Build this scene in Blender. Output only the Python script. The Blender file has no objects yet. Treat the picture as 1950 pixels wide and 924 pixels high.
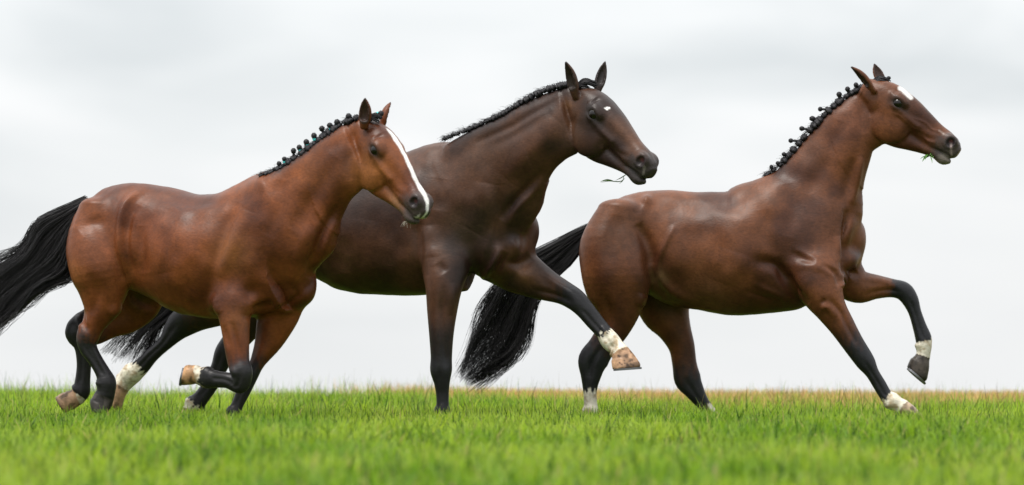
import bpy, math, random
import numpy as np

# ------------------------------------------------------------------ camera
scene = bpy.context.scene
CAM_D = 20.0            # metres from the camera to the plane the horses run in
CAM_Z = 0.195
F_PX = 6300.0           # focal length in photo pixels (photo is 1950 wide)
HORIZON = 750.0
cam_data = bpy.data.cameras.new('camera')
cam_data.sensor_width = 36.0
cam_data.lens = 36.0 * F_PX / 1950.0
cam_data.shift_y = (HORIZON - 462.0) / 1950.0
cam_data.clip_start = 0.1
cam_data.clip_end = 3000.0
cam_data.dof.use_dof = True
cam_data.dof.focus_distance = CAM_D - 0.25
cam_data.dof.aperture_fstop = 1.45
cam = bpy.data.objects.new('camera', cam_data)
scene.collection.objects.link(cam)
cam.location = (0, -CAM_D, CAM_Z)
cam.rotation_euler = (math.radians(90), 0, 0)
scene.camera = cam

# ------------------------------------------------------------------ sky, sun, exposure
SUN_EL, SUN_AZ = 64.0, -48.0     # degrees; high soft light through the cloud from the left, a little on the camera's side
world = bpy.data.worlds.new('World')
scene.world = world
world.use_nodes = True
nt = world.node_tree
nt.nodes.clear()
def N(t, **kw):
    n = nt.nodes.new(t)
    for k, v in kw.items():
        setattr(n, k, v)
    return n
wo = N('ShaderNodeOutputWorld'); bg = N('ShaderNodeBackground')
sky = N('ShaderNodeTexSky', sky_type='NISHITA')
sky.sun_disc = False
sky.sun_elevation = math.radians(SUN_EL)
sky.sun_rotation = math.radians(180 - SUN_AZ)
sky.altitude = 50; sky.dust_density = 4.0
skm = N('ShaderNodeMix', data_type='RGBA', blend_type='MULTIPLY')
skm.inputs[0].default_value = 1.0
skm.inputs[7].default_value = (0.10, 0.10, 0.10, 1)
tc = N('ShaderNodeTexCoord')
mp = N('ShaderNodeMapping'); mp.inputs['Scale'].default_value = (1.0, 1.0, 3.2)
mp.inputs['Location'].default_value = (0.23, 0.0, 0.1)
n1 = N('ShaderNodeTexNoise'); n1.inputs['Scale'].default_value = 6.5; n1.inputs['Detail'].default_value = 4.0
n1.inputs['Roughness'].default_value = 0.45; n1.inputs['Distortion'].default_value = 0.35
rmp = N('ShaderNodeValToRGB')
rmp.color_ramp.elements[0].position = 0.30; rmp.color_ramp.elements[0].color = (0.66, 0.70, 0.72, 1)
rmp.color_ramp.elements[1].position = 0.66; rmp.color_ramp.elements[1].color = (0.975, 0.98, 0.985, 1)
e = rmp.color_ramp.elements.new(0.50); e.color = (0.85, 0.875, 0.885, 1)
# an overcast sky that pales towards the horizon
sep = N('ShaderNodeSeparateXYZ')
mr = N('ShaderNodeMapRange'); mr.inputs['From Min'].default_value = 0.0; mr.inputs['From Max'].default_value = 0.075
mr.inputs['To Min'].default_value = 1.0; mr.inputs['To Max'].default_value = 0.0
pale = N('ShaderNodeMix', data_type='RGBA'); pale.inputs[7].default_value = (1.0, 1.01, 1.015, 1)
pw = N('ShaderNodeMath', operation='MULTIPLY'); pw.inputs[1].default_value = 0.8
mixs = N('ShaderNodeMix', data_type='RGBA'); mixs.inputs[0].default_value = 0.94
L = nt.links.new
L(sky.outputs[0], skm.inputs[6])
L(tc.outputs['Generated'], mp.inputs['Vector']); L(mp.outputs[0], n1.inputs['Vector'])
L(n1.outputs['Fac'], rmp.inputs['Fac'])
L(tc.outputs['Generated'], sep.inputs[0]); L(sep.outputs['Z'], mr.inputs['Value'])
L(mr.outputs[0], pw.inputs[0]); L(pw.outputs[0], pale.inputs[0])
L(rmp.outputs[0], pale.inputs[6])
L(skm.outputs[2], mixs.inputs[6]); L(pale.outputs[2], mixs.inputs[7])
# standard overcast sky: the zenith is three times as bright as the horizon
zen = N('ShaderNodeMapRange'); zen.inputs['From Min'].default_value = 0.0; zen.inputs['From Max'].default_value = 1.0
zen.inputs['To Min'].default_value = 0.49; zen.inputs['To Max'].default_value = 1.36
L(sep.outputs['Z'], zen.inputs['Value']); L(zen.outputs[0], bg.inputs['Strength'])
L(mixs.outputs[2], bg.inputs['Color'])
L(bg.outputs[0], wo.inputs[0])

sun_d = bpy.data.lights.new('sun', 'SUN')
sun_d.energy = 1.5; sun_d.angle = math.radians(18); sun_d.color = (1.0, 0.96, 0.90)
sun = bpy.data.objects.new('sun', sun_d); scene.collection.objects.link(sun)
sun.rotation_euler = (math.radians(90 - SUN_EL), 0, math.radians(SUN_AZ))

scene.view_settings.view_transform = 'Standard'
scene.view_settings.look = 'None'
scene.view_settings.exposure = 0.95
scene.view_settings.gamma = 1.0
scene.view_settings.use_curve_mapping = False
scene.render.engine = 'CYCLES'
scene.cycles.use_denoising = True
scene.cycles.max_bounces = 6
scene.cycles.transparent_max_bounces = 6

rng = np.random.default_rng(7)
random.seed(7)

# ------------------------------------------------------------------ helpers
def W(px, py, Y):
    """photo pixel at depth Y -> world point"""
    s = (CAM_D + Y) / F_PX
    return np.array([(px - 975.0) * s, Y, CAM_Z - (py - HORIZON) * s])

PX = 1.0 / 315.0        # metres per photo pixel in the plane Y = 0

def ground_z(x, y):
    x = np.asarray(x, float); y = np.asarray(y, float)
    s = np.clip(-1.2 - y, 0, None)
    z = -0.032 * s * s / (s + 1.2)                              # falls away towards the camera
    rise = smooth01(0.6, 4.2, y)
    z = z + rise * (0.035 + 0.075 / (1 + np.exp((x + 0.2) * 1.5)))   # low crest behind the horses, higher on the left
    calm = 0.35 + 0.65 * smooth01(1.0, 3.0, np.abs(y))
    z = z + calm * (0.012 * np.sin(x * 2.1 + y * 0.7) + 0.010 * np.sin(x * 0.9 - y * 1.7 + 1.0))
    return z - 0.05 * smooth01(6.0, 16.0, y)

def link(o, parent=None):
    scene.collection.objects.link(o)
    if parent is not None:
        o.parent = parent
    return o

def mesh_obj(name, verts, faces, mat, parent=None, smooth=True, cols=None, origin=None):
    me = bpy.data.meshes.new(name)
    verts = np.asarray(verts, np.float32)
    if origin is not None:
        verts = verts - np.asarray(origin, np.float32)
    if isinstance(faces, np.ndarray):
        k = faces.shape[1]; nf = len(faces)
        me.vertices.add(len(verts)); me.vertices.foreach_set('co', verts.ravel())
        me.loops.add(nf * k); me.loops.foreach_set('vertex_index', faces.astype(np.int32).ravel())
        me.polygons.add(nf)
        me.polygons.foreach_set('loop_start', np.arange(0, nf * k, k, dtype=np.int32))
        me.polygons.foreach_set('loop_total', np.full(nf, k, np.int32))
        me.update(calc_edges=True)
    else:
        me.from_pydata([tuple(map(float, v)) for v in verts], [], faces)
    me.validate()
    if smooth:
        me.polygons.foreach_set('use_smooth', np.ones(len(me.polygons), bool))
    if cols is not None:
        a = me.color_attributes.new('coat', 'FLOAT_COLOR', 'POINT')
        c = np.ones((len(verts), 4), np.float32); c[:, :cols.shape[1]] = cols
        a.data.foreach_set('color', c.ravel())
    me.materials.append(mat)
    return link(bpy.data.objects.new(name, me), parent)

def tag(o, label=None, cat=None, group=None, kind=None):
    for k, v in (('label', label), ('category', cat), ('group', group), ('kind', kind)):
        if v: o[k] = v
    return o

def smooth01(a, b, x):
    t = np.clip((x - a) / (b - a), 0, 1)
    return t * t * (3 - 2 * t)

def unit(v):
    return v / (np.linalg.norm(v, axis=-1, keepdims=True) + 1e-12)

def catmull(P, m):
    P = np.asarray(P, float)
    Q = np.vstack([2 * P[0] - P[1], P, 2 * P[-1] - P[-2]])
    out = []
    for i in range(len(P) - 1):
        p0, p1, p2, p3 = Q[i], Q[i + 1], Q[i + 2], Q[i + 3]
        for j in range(m):
            t = j / m
            out.append(0.5 * ((2 * p1) + (-p0 + p2) * t + (2 * p0 - 5 * p1 + 4 * p2 - p3) * t * t + (-p0 + 3 * p1 - 3 * p2 + p3) * t ** 3))
    out.append(P[-1])
    return np.array(out)

_nl = np.random.default_rng(3).random((32, 32, 32)).astype(np.float32)
def vnoise(P, scale):
    q = P * scale
    i = np.floor(q).astype(int); f = q - i; f = f * f * (3 - 2 * f)
    r = 0
    for dx in (0, 1):
        for dy in (0, 1):
            for dz in (0, 1):
                w = (f[:, 0] if dx else 1 - f[:, 0]) * (f[:, 1] if dy else 1 - f[:, 1]) * (f[:, 2] if dz else 1 - f[:, 2])
                r = r + w * _nl[(i[:, 0] + dx) % 32, (i[:, 1] + dy) % 32, (i[:, 2] + dz) % 32]
    return r

# ------------------------------------------------------------------ implicit modelling
class Chain:
    """a bent tapering body of elliptical sections; stations give centre, up axis, two radii"""
    def __init__(s, C, U, A, B, k=0.03, cap=0.6, p=2.0, m=4, name=''):
        C = np.asarray(C, float); U = np.asarray(U, float)
        M = catmull(np.column_stack([C, U, A, B]), m)
        s.C = M[:, :3]; s.A = np.maximum(M[:, 6], 0.002); s.B = np.maximum(M[:, 7], 0.002)
        s.Uv = unit(M[:, 3:6]); s.k = k; s.cap = cap; s.p = p; s.m = m; s.name = name
    def segs(s):
        n = len(s.C)
        d_ = np.diff(s.C, axis=0); dh = unit(d_)
        Tn = np.vstack([dh[:1], unit(dh[:-1] + dh[1:]), dh[-1:]]) if n > 2 else np.vstack([dh[:1], dh[-1:]])
        U = s.Uv - Tn * np.sum(s.Uv * Tn, axis=1, keepdims=True); U = unit(U); Lv = np.cross(Tn, U)
        for i in range(n - 1):
            if np.linalg.norm(d_[i]) < 1e-6: continue
            yield i, i == 0, i == n - 2, s.C[i], s.C[i + 1], d_[i], Tn[i], Tn[i + 1], U[i], U[i + 1], Lv[i], Lv[i + 1], s.A[i], s.A[i + 1], s.B[i], s.B[i + 1]

def ell_dist(au, bl, w, a, b, c, p):
    if p == 2.0:
        k = np.sqrt((au / a) ** 2 + (bl / b) ** 2 + (w / c) ** 2)
    else:
        k = (np.abs(au / a) ** p + np.abs(bl / b) ** p + np.abs(w / c) ** p) ** (1.0 / p)
    r = np.sqrt(au * au + bl * bl + w * w)
    k = np.maximum(k, 1e-4); r = np.maximum(r, 1e-6)
    return r - r / k

def smin(a, b, k):
    h = np.maximum(k - np.abs(a - b), 0) / k
    return np.minimum(a, b) - h * h * k * 0.25

class Field:
    def __init__(s, lo, hi, h):
        s.h = h; s.lo = np.asarray(lo, float)
        s.n = np.ceil((np.asarray(hi) - s.lo) / h).astype(int) + 1
        s.ax = [(s.lo[i] + h * np.arange(s.n[i])).astype(np.float32) for i in range(3)]
        s.f = np.full(tuple(s.n), 0.25, np.float32)
    def box(s, lo, hi):
        i0 = np.clip(np.floor((lo - s.lo) / s.h).astype(int), 0, s.n)
        i1 = np.clip(np.ceil((hi - s.lo) / s.h).astype(int) + 1, 0, s.n)
        return tuple(slice(a, b) for a, b in zip(i0, i1))
    def dots(s, sl, o, v):
        x, y, z = (s.ax[i][sl[i]] - np.float32(o[i]) for i in range(3))
        return (x * np.float32(v[0]))[:, None, None] + (y * np.float32(v[1]))[None, :, None] + (z * np.float32(v[2]))[None, None, :]
    def chain_local(s, ch):
        """(slice, distance) of the chain over its own box"""
        R = max(s_ for s_ in (ch.A.max(), ch.B.max()))
        pad = R + ch.k + 0.03
        sl0 = s.box(ch.C.min(0) - pad, ch.C.max(0) + pad)
        shape = tuple(max(0, q.stop - q.start) for q in sl0)
        g = np.full(shape, 0.25, np.float32)
        if 0 in shape: return sl0, g
        for i, first, last, p0, p1, d, T0, T1, u0, u1, l0, l1, a0, a1, b0, b1 in ch.segs():
            pr = max(a0, a1, b0, b1) + ch.k + 0.02
            sl = s.box(np.minimum(p0, p1) - pr, np.maximum(p0, p1) + pr)
            if any(q.stop <= q.start for q in sl): continue
            s0 = s.dots(sl, p0, T0); s1 = s.dots(sl, p1, T1)
            den = s0 - s1
            tt = np.clip(s0 / np.where(np.abs(den) < 1e-6, 1e-6, den), 0, 1)
            out = np.zeros(tt.shape, bool)
            w = np.zeros_like(tt)
            if first: w = np.where(s0 < 0, s0, w); tt = np.where(s0 < 0, 0, tt)
            else: out |= s0 < -0.004
            if last: w = np.where(s1 > 0, s1, w); tt = np.where(s1 > 0, 1, tt)
            else: out |= s1 > 0.004
            au = (s.dots(sl, p0, u0) - tt * np.float32(d @ u0)) * (1 - tt) + tt * (s.dots(sl, p0, u1) - tt * np.float32(d @ u1))
            bl = (s.dots(sl, p0, l0) - tt * np.float32(d @ l0)) * (1 - tt) + tt * (s.dots(sl, p0, l1) - tt * np.float32(d @ l1))
            a = a0 + (a1 - a0) * tt; b = b0 + (b1 - b0) * tt
            dist = ell_dist(au, bl, w, a, b, np.minimum(a, b) * ch.cap, ch.p)
            dist[out] = 0.25
            loc = tuple(slice(q.start - r.start, q.stop - r.start) for q, r in zip(sl, sl0))
            g[loc] = np.minimum(g[loc], dist)
        return sl0, g
    def add(s, prim, mode='add'):
        if isinstance(prim, Chain):
            sl, g = s.chain_local(prim)
        else:
            c, ax, rad = prim.c, prim.ax, prim.r
            pr = max(rad) + prim.k + 0.02
            sl = s.box(c - pr, c + pr)
            g = ell_dist(s.dots(sl, c, ax[0]), s.dots(sl, c, ax[1]), s.dots(sl, c, ax[2]), *rad, 2.0) if all(q.stop > q.start for q in sl) else None
        if g is None or g.size == 0: return
        if mode == 'add':
            s.f[sl] = smin(s.f[sl], g, prim.k)
        else:
            s.f[sl] = -smin(-s.f[sl], g, prim.k)
    def polygonize(s):
        f = s.f; neg = f < 0
        n = np.zeros(tuple(q - 1 for q in f.shape), np.uint8)
        corners = [(i, j, k) for i in (0, 1) for j in (0, 1) for k in (0, 1)]
        sh = n.shape
        def sub(a, c): return a[c[0]:c[0] + sh[0], c[1]:c[1] + sh[1], c[2]:c[2] + sh[2]]
        for c in corners: n += sub(neg, c)
        act = (n > 0) & (n < 8)
        I = np.argwhere(act)
        idx = np.full(sh, -1, np.int32); idx[act] = np.arange(len(I))
        vals = np.stack([f[I[:, 0] + c[0], I[:, 1] + c[1], I[:, 2] + c[2]] for c in corners], 1)
        ca = np.array(corners, float)
        acc = np.zeros((len(I), 3)); cnt = np.zeros(len(I))
        for a in range(8):
            for b in range(a + 1, 8):
                if np.abs(ca[a] - ca[b]).sum() != 1: continue
                va, vb = vals[:, a], vals[:, b]
                m = (va < 0) != (vb < 0)
                t = np.where(m, va / np.where(m, va - vb, 1), 0)
                acc += m[:, None] * (ca[a] + t[:, None] * (ca[b] - ca[a])); cnt += m
        V = s.lo + (I + acc / cnt[:, None]) * s.h
        Q = []
        for ax in range(3):
            o1, o2 = [(1, 2), (2, 0), (0, 1)][ax]
            s1 = [slice(None)] * 3; s2 = [slice(None)] * 3
            s1[ax] = slice(0, -1); s2[ax] = slice(1, None)
            ch = neg[tuple(s1)] != neg[tuple(s2)]
            E = np.argwhere(ch)
            E = E[(E[:, o1] > 0) & (E[:, o2] > 0) & (E[:, o1] < sh[o1]) & (E[:, o2] < sh[o2])]
            flip = neg[E[:, 0], E[:, 1], E[:, 2]]
            def at(d1, d2):
                e2 = E.copy(); e2[:, o1] += d1; e2[:, o2] += d2
                return idx[e2[:, 0], e2[:, 1], e2[:, 2]]
            q = np.stack([at(-1, -1), at(0, -1), at(0, 0), at(-1, 0)], 1)
            q[~flip] = q[~flip][:, ::-1]
            Q.append(q)
        return V, np.vstack(Q)

class Ell:
    def __init__(s, c, ax, r, k=0.02):
        s.c = np.asarray(c, float); s.ax = np.asarray(ax, float); s.r = [float(q) for q in r]; s.k = k

def relax(V, Q, it, lam=0.5, mu=-0.52):
    e = np.vstack([Q[:, [0, 1]], Q[:, [1, 2]], Q[:, [2, 3]], Q[:, [3, 0]]])
    e = np.vstack([e, e[:, ::-1]])
    deg = np.bincount(e[:, 0], minlength=len(V))
    for i in range(it):
        for f in (lam, mu):
            av = np.stack([np.bincount(e[:, 0], V[e[:, 1], c], minlength=len(V)) for c in range(3)], 1) / deg[:, None]
            V = V + f * (av - V)
    return V

def vnormals(V, Q):
    n = np.cross(V[Q[:, 2]] - V[Q[:, 0]], V[Q[:, 3]] - V[Q[:, 1]])
    return unit(np.stack([sum(np.bincount(Q[:, j], n[:, c], minlength=len(V)) for j in range(4)) for c in range(3)], 1))

def chain_param(ch, P):
    """for points P: station parameter and normalised distance"""
    best = np.full(len(P), 9.0); par = np.zeros(len(P)); acr = np.zeros(len(P))
    pd = 2.0 * max(ch.A.max(), ch.B.max()) + 0.05; lo = ch.C.min(0) - pd; hi = ch.C.max(0) + pd
    sel = np.nonzero(((P > lo) & (P < hi)).all(1))[0]
    X = P[sel]; bk = np.full(len(sel), 9.0); bp = np.zeros(len(sel)); ba = np.zeros(len(sel))
    for i, first, last, p0, p1, dv, T0, T1, u0, u1, l0, l1, a0, a1, b0, b1 in ch.segs():
        Ln = np.linalg.norm(dv); d = dv / Ln; u = unit(u0 + u1); l = unit(l0 + l1)
        q = X - p0; sv = q @ d; tt = np.clip(sv, 0, Ln); w = sv - tt; tt = tt / Ln
        a = a0 + (a1 - a0) * tt; b = b0 + (b1 - b0) * tt
        k = np.sqrt(((q @ u) / a) ** 2 + ((q @ l) / b) ** 2 + (w / np.minimum(a, b)) ** 2)
        m = k < bk; bk[m] = k[m]; bp[m] = ((i + tt) / ch.m)[m]; ba[m] = ((q @ u) / a)[m]
    best[sel] = bk; par[sel] = bp; acr[sel] = ba
    ch.across = acr
    return par, best

def px_chain(st, k=0.03, cap=0.6, p=2.0, m=4, name=''):
    """stations (x1,y1,x2,y2,Y,b): two outline points across the limb, depth, half width in px"""
    C, U, A, B = [], [], [], []
    pts = []
    for x1, y1, x2, y2, Y, b in st:
        a_, b_ = W(x1, y1, Y), W(x2, y2, Y)
        pts.append((a_, b_, b, Y))
    cs = np.array([(a_ + b_) / 2 for a_, b_, _, _ in pts])
    tan = unit(np.gradient(cs, axis=0))
    for (a_, b_, b, Y), c, t in zip(pts, cs, tan):
        h = (a_ - b_) / 2
        hp = h - t * (h @ t) * 0.8
        C.append(c); U.append(unit(hp)); A.append(np.linalg.norm(hp)); B.append(b * PX)
    return Chain(C, U, A, B, k, cap, p, m, name)

# ------------------------------------------------------------------ materials
def mat(name):
    m = bpy.data.materials.new(name); m.use_nodes = True
    t = m.node_tree; b = t.nodes['Principled BSDF']
    return m, t, b

def coat_material(name, rough=0.39, bump=0.26):
    m, t, b = mat(name)
    at = t.nodes.new('ShaderNodeAttribute'); at.attribute_name = 'coat'
    tcn = t.nodes.new('ShaderNodeTexCoord')
    na = t.nodes.new('ShaderNodeTexNoise'); na.inputs['Scale'].default_value = 5.0; na.inputs['Detail'].default_value = 6; na.inputs['Roughness'].default_value = 0.62
    nb = t.nodes.new('ShaderNodeTexNoise'); nb.inputs['Scale'].default_value = 105.0; nb.inputs['Detail'].default_value = 3
    mpn = t.nodes.new('ShaderNodeMapping'); mpn.inputs['Scale'].default_value = (0.5, 1, 0.9); mpn.inputs['Rotation'].default_value = (0, 0.5, 0)
    t.links.new(tcn.outputs['Object'], na.inputs['Vector'])
    t.links.new(tcn.outputs['Object'], mpn.inputs['Vector']); t.links.new(mpn.outputs[0], nb.inputs['Vector'])
    r1 = t.nodes.new('ShaderNodeMapRange'); r1.inputs['From Min'].default_value = 0.3; r1.inputs['From Max'].default_value = 0.7
    r1.inputs['To Min'].default_value = 0.74; r1.inputs['To Max'].default_value = 1.25
    r2 = t.nodes.new('ShaderNodeMapRange'); r2.inputs['From Min'].default_value = 0.25; r2.inputs['From Max'].default_value = 0.75
    r2.inputs['To Min'].default_value = 0.82; r2.inputs['To Max'].default_value = 1.18
    t.links.new(na.outputs['Fac'], r1.inputs['Value']); t.links.new(nb.outputs['Fac'], r2.inputs['Value'])
    nc = t.nodes.new('ShaderNodeTexNoise'); nc.inputs['Scale'].default_value = 21.0; nc.inputs['Detail'].default_value = 4; nc.inputs['Distortion'].default_value = 0.6
    r3 = t.nodes.new('ShaderNodeMapRange'); r3.inputs['From Min'].default_value = 0.3; r3.inputs['From Max'].default_value = 0.7
    r3.inputs['To Min'].default_value = 0.84; r3.inputs['To Max'].default_value = 1.16
    t.links.new(tcn.outputs['Object'], nc.inputs['Vector']); t.links.new(nc.outputs['Fac'], r3.inputs['Value'])
    m0 = t.nodes.new('ShaderNodeMath'); m0.operation = 'MULTIPLY'
    t.links.new(r1.outputs[0], m0.inputs[0]); t.links.new(r3.outputs[0], m0.inputs[1])
    mm = t.nodes.new('ShaderNodeMath'); mm.operation = 'MULTIPLY'
    t.links.new(m0.outputs[0], mm.inputs[0]); t.links.new(r2.outputs[0], mm.inputs[1])
    mx = t.nodes.new('ShaderNodeVectorMath'); mx.operation = 'SCALE'
    t.links.new(at.outputs['Color'], mx.inputs[0]); t.links.new(mm.outputs[0], mx.inputs['Scale'])
    t.links.new(mx.outputs[0], b.inputs['Base Color'])
    rr = t.nodes.new('ShaderNodeMapRange'); rr.inputs['To Min'].default_value = rough - 0.08; rr.inputs['To Max'].default_value = rough + 0.14
    t.links.new(na.outputs['Fac'], rr.inputs['Value']); t.links.new(rr.outputs[0], b.inputs['Roughness'])
    b.inputs['Specular IOR Level'].default_value = 0.25
    bp = t.nodes.new('ShaderNodeBump'); bp.inputs['Strength'].default_value = bump; bp.inputs['Distance'].default_value = 0.004
    t.links.new(nb.outputs['Fac'], bp.inputs['Height']); t.links.new(bp.outputs[0], b.inputs['Normal'])
    return m

def hair_material(name, col, rough=0.38):
    m, t, b = mat(name)
    ob = t.nodes.new('ShaderNodeTexCoord'); nz = t.nodes.new('ShaderNodeTexNoise'); nz.inputs['Scale'].default_value = 60
    cr = t.nodes.new('ShaderNodeValToRGB')
    cr.color_ramp.elements[0].color = tuple(c * 0.5 for c in col) + (1,); cr.color_ramp.elements[1].color = tuple(c * 1.8 for c in col) + (1,)
    t.links.new(ob.outputs['Object'], nz.inputs['Vector']); t.links.new(nz.outputs['Fac'], cr.inputs['Fac']); t.links.new(cr.outputs[0], b.inputs['Base Color'])
    b.inputs['Roughness'].default_value = rough; b.inputs['Specular IOR Level'].default_value = 0.3
    return m

def plain_material(name, col, rough=0.5, metal=0.0, coat=0.0, var=0.25, scale=40):
    m, t, b = mat(name)
    ob = t.nodes.new('ShaderNodeTexCoord'); nz = t.nodes.new('ShaderNodeTexNoise'); nz.inputs['Scale'].default_value = scale
    cr = t.nodes.new('ShaderNodeValToRGB')
    cr.color_ramp.elements[0].color = tuple(c * (1 - var) for c in col) + (1,); cr.color_ramp.elements[1].color = tuple(c * (1 + var) for c in col) + (1,)
    t.links.new(ob.outputs['Object'], nz.inputs['Vector']); t.links.new(nz.outputs['Fac'], cr.inputs['Fac']); t.links.new(cr.outputs[0], b.inputs['Base Color'])
    b.inputs['Roughness'].default_value = rough; b.inputs['Metallic'].default_value = metal; b.inputs['Coat Weight'].default_value = coat
    return m

M_COAT = coat_material('horse coat')
M_MANE = hair_material('black mane hair', (0.011, 0.010, 0.012), 0.58)
M_TAIL = hair_material('black tail hair', (0.010, 0.009, 0.010), 0.48)
M_EYE = plain_material('eye', (0.006, 0.004, 0.003), 0.05, var=0.3)
M_EYE.node_tree.nodes['Principled BSDF'].inputs['Specular IOR Level'].default_value = 0.4
M_BAND = plain_material('teal elastic', (0.06, 0.50, 0.50), 0.5)
M_SHOE = plain_material('worn steel', (0.16, 0.16, 0.17), 0.45, metal=0.8)
M_WHISK = plain_material('pale whisker', (0.55, 0.50, 0.42), 0.6)

# ------------------------------------------------------------------ ground sheet
def build_ground():
    ys = np.concatenate([np.linspace(-26, -14, 7), np.linspace(-13, 10, 70), 10 + np.geomspace(0.5, 1500, 40)])
    xs = np.concatenate([-np.geomspace(900, 9, 22), np.linspace(-8, 8, 80), np.geomspace(9, 900, 22)])
    X, Y = np.meshgrid(xs, ys, indexing='ij')
    Z = ground_z(X, Y)
    fade = smooth01(14, 40, Y) ; Z = Z * (1 - fade) - 0.0 * fade
    V = np.stack([X, Y, Z], -1).reshape(-1, 3)
    nx, ny = X.shape
    i, j = np.meshgrid(np.arange(nx - 1), np.arange(ny - 1), indexing='ij')
    F = np.stack([i * ny + j, (i + 1) * ny + j, (i + 1) * ny + j + 1, i * ny + j + 1], -1).reshape(-1, 4)
    m, t, b = mat('meadow soil and stubble')
    g = t.nodes.new('ShaderNodeNewGeometry'); sp = t.nodes.new('ShaderNodeSeparateXYZ')
    n1 = t.nodes.new('ShaderNodeTexNoise'); n1.inputs['Scale'].default_value = 1.3; n1.inputs['Detail'].default_value = 6
    n2 = t.nodes.new('ShaderNodeTexNoise'); n2.inputs['Scale'].default_value = 25; n2.inputs['Detail'].default_value = 4
    t.links.new(g.outputs['Position'], sp.inputs[0]); t.links.new(g.outputs['Position'], n1.inputs['Vector']); t.links.new(g.outputs['Position'], n2.inputs['Vector'])
    gr = t.nodes.new('ShaderNodeValToRGB'); gr.color_ramp.elements[0].color = (0.035, 0.055, 0.014, 1); gr.color_ramp.elements[1].color = (0.075, 0.12, 0.025, 1)
    be = t.nodes.new('ShaderNodeValToRGB'); be.color_ramp.elements[0].color = (0.24, 0.17, 0.08, 1); be.color_ramp.elements[1].color = (0.36, 0.27, 0.14, 1)
    t.links.new(n2.outputs['Fac'], gr.inputs['Fac']); t.links.new(n1.outputs['Fac'], be.inputs['Fac'])
    ad = t.nodes.new('ShaderNodeMath'); ad.operation = 'MULTIPLY_ADD'; ad.inputs[1].default_value = 3.0
    t.links.new(n1.outputs['Fac'], ad.inputs[0]); t.links.new(sp.outputs['Y'], ad.inputs[2])
    mr_ = t.nodes.new('ShaderNodeMapRange'); mr_.inputs['From Min'].default_value = 6.0; mr_.inputs['From Max'].default_value = 8.5
    t.links.new(ad.outputs[0], mr_.inputs['Value'])
    mx = t.nodes.new('ShaderNodeMix'); mx.data_type = 'RGBA'
    t.links.new(mr_.outputs[0], mx.inputs[0]); t.links.new(gr.outputs[0], mx.inputs[6]); t.links.new(be.outputs[0], mx.inputs[7])
    t.links.new(mx.outputs[2], b.inputs['Base Color']); b.inputs['Roughness'].default_value = 0.95; b.inputs['Specular IOR Level'].default_value = 0.1
    o = mesh_obj('ground', V, F, m)
    tag(o, kind='structure')
build_ground()
# ------------------------------------------------------------------ horse building
def fit_head(lm, Yh, rot0):
    """least squares pose of the head from photo landmarks; rot0 = (yaw, pitch, roll) start"""
    def Rm(yaw, pitch, roll):
        cy, sy = math.cos(yaw), math.sin(yaw); cp, sp = math.cos(pitch), math.sin(pitch); cr, sr = math.cos(roll), math.sin(roll)
        u = np.array([cp * cy, -cp * sy, -sp]); 
        v0 = np.array([sp * cy, -sp * sy, cp]); w0 = np.array([sy, cy, 0.0])
        v = v0 * cr + w0 * sr; w = w0 * cr - v0 * sr
        return np.column_stack([u, v, w])
    P = np.array([q[0] for q in lm], float); T = np.array([q[1] for q in lm], float); wt = np.array([q[2] for q in lm], float)
    x = np.array([*rot0, 1.0, T[:, 0].mean() - 70, T[:, 1].mean() - 70])
    pr = np.array([rot0[0], rot0[1], 0.0, 1.03, 0, 0]); pw = np.array([30.0, 5.0, 120.0, 60.0, 0, 0])
    def res(x):
        G = (Rm(*x[:3]) @ P.T).T * x[3]
        r = np.column_stack([x[4] + G[:, 0] - T[:, 0], x[5] - G[:, 2] - T[:, 1]]) * wt[:, None]
        return np.concatenate([r.ravel(), (x - pr) * pw])
    for it in range(60):
        r0 = res(x); J = np.zeros((len(r0), 6))
        for i in range(6):
            h = 1e-4 if i < 4 else 1e-2
            y = x.copy(); y[i] += h; J[:, i] = (res(y) - r0) / h
        x = x - np.linalg.solve(J.T @ J + 1e-3 * np.eye(6), J.T @ r0)
    R = Rm(*x[:3]); s = x[3] * (CAM_D + Yh) / F_PX
    o = W(x[4], x[5], Yh)
    print('head fit yaw %.1f pitch %.1f roll %.1f scale %.2f' % (*np.degrees(x[:3]), x[3]), 'rms', np.round(np.abs(res(x)[:-6]).reshape(-1, 2), 1).tolist())
    return o, R, s

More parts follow.
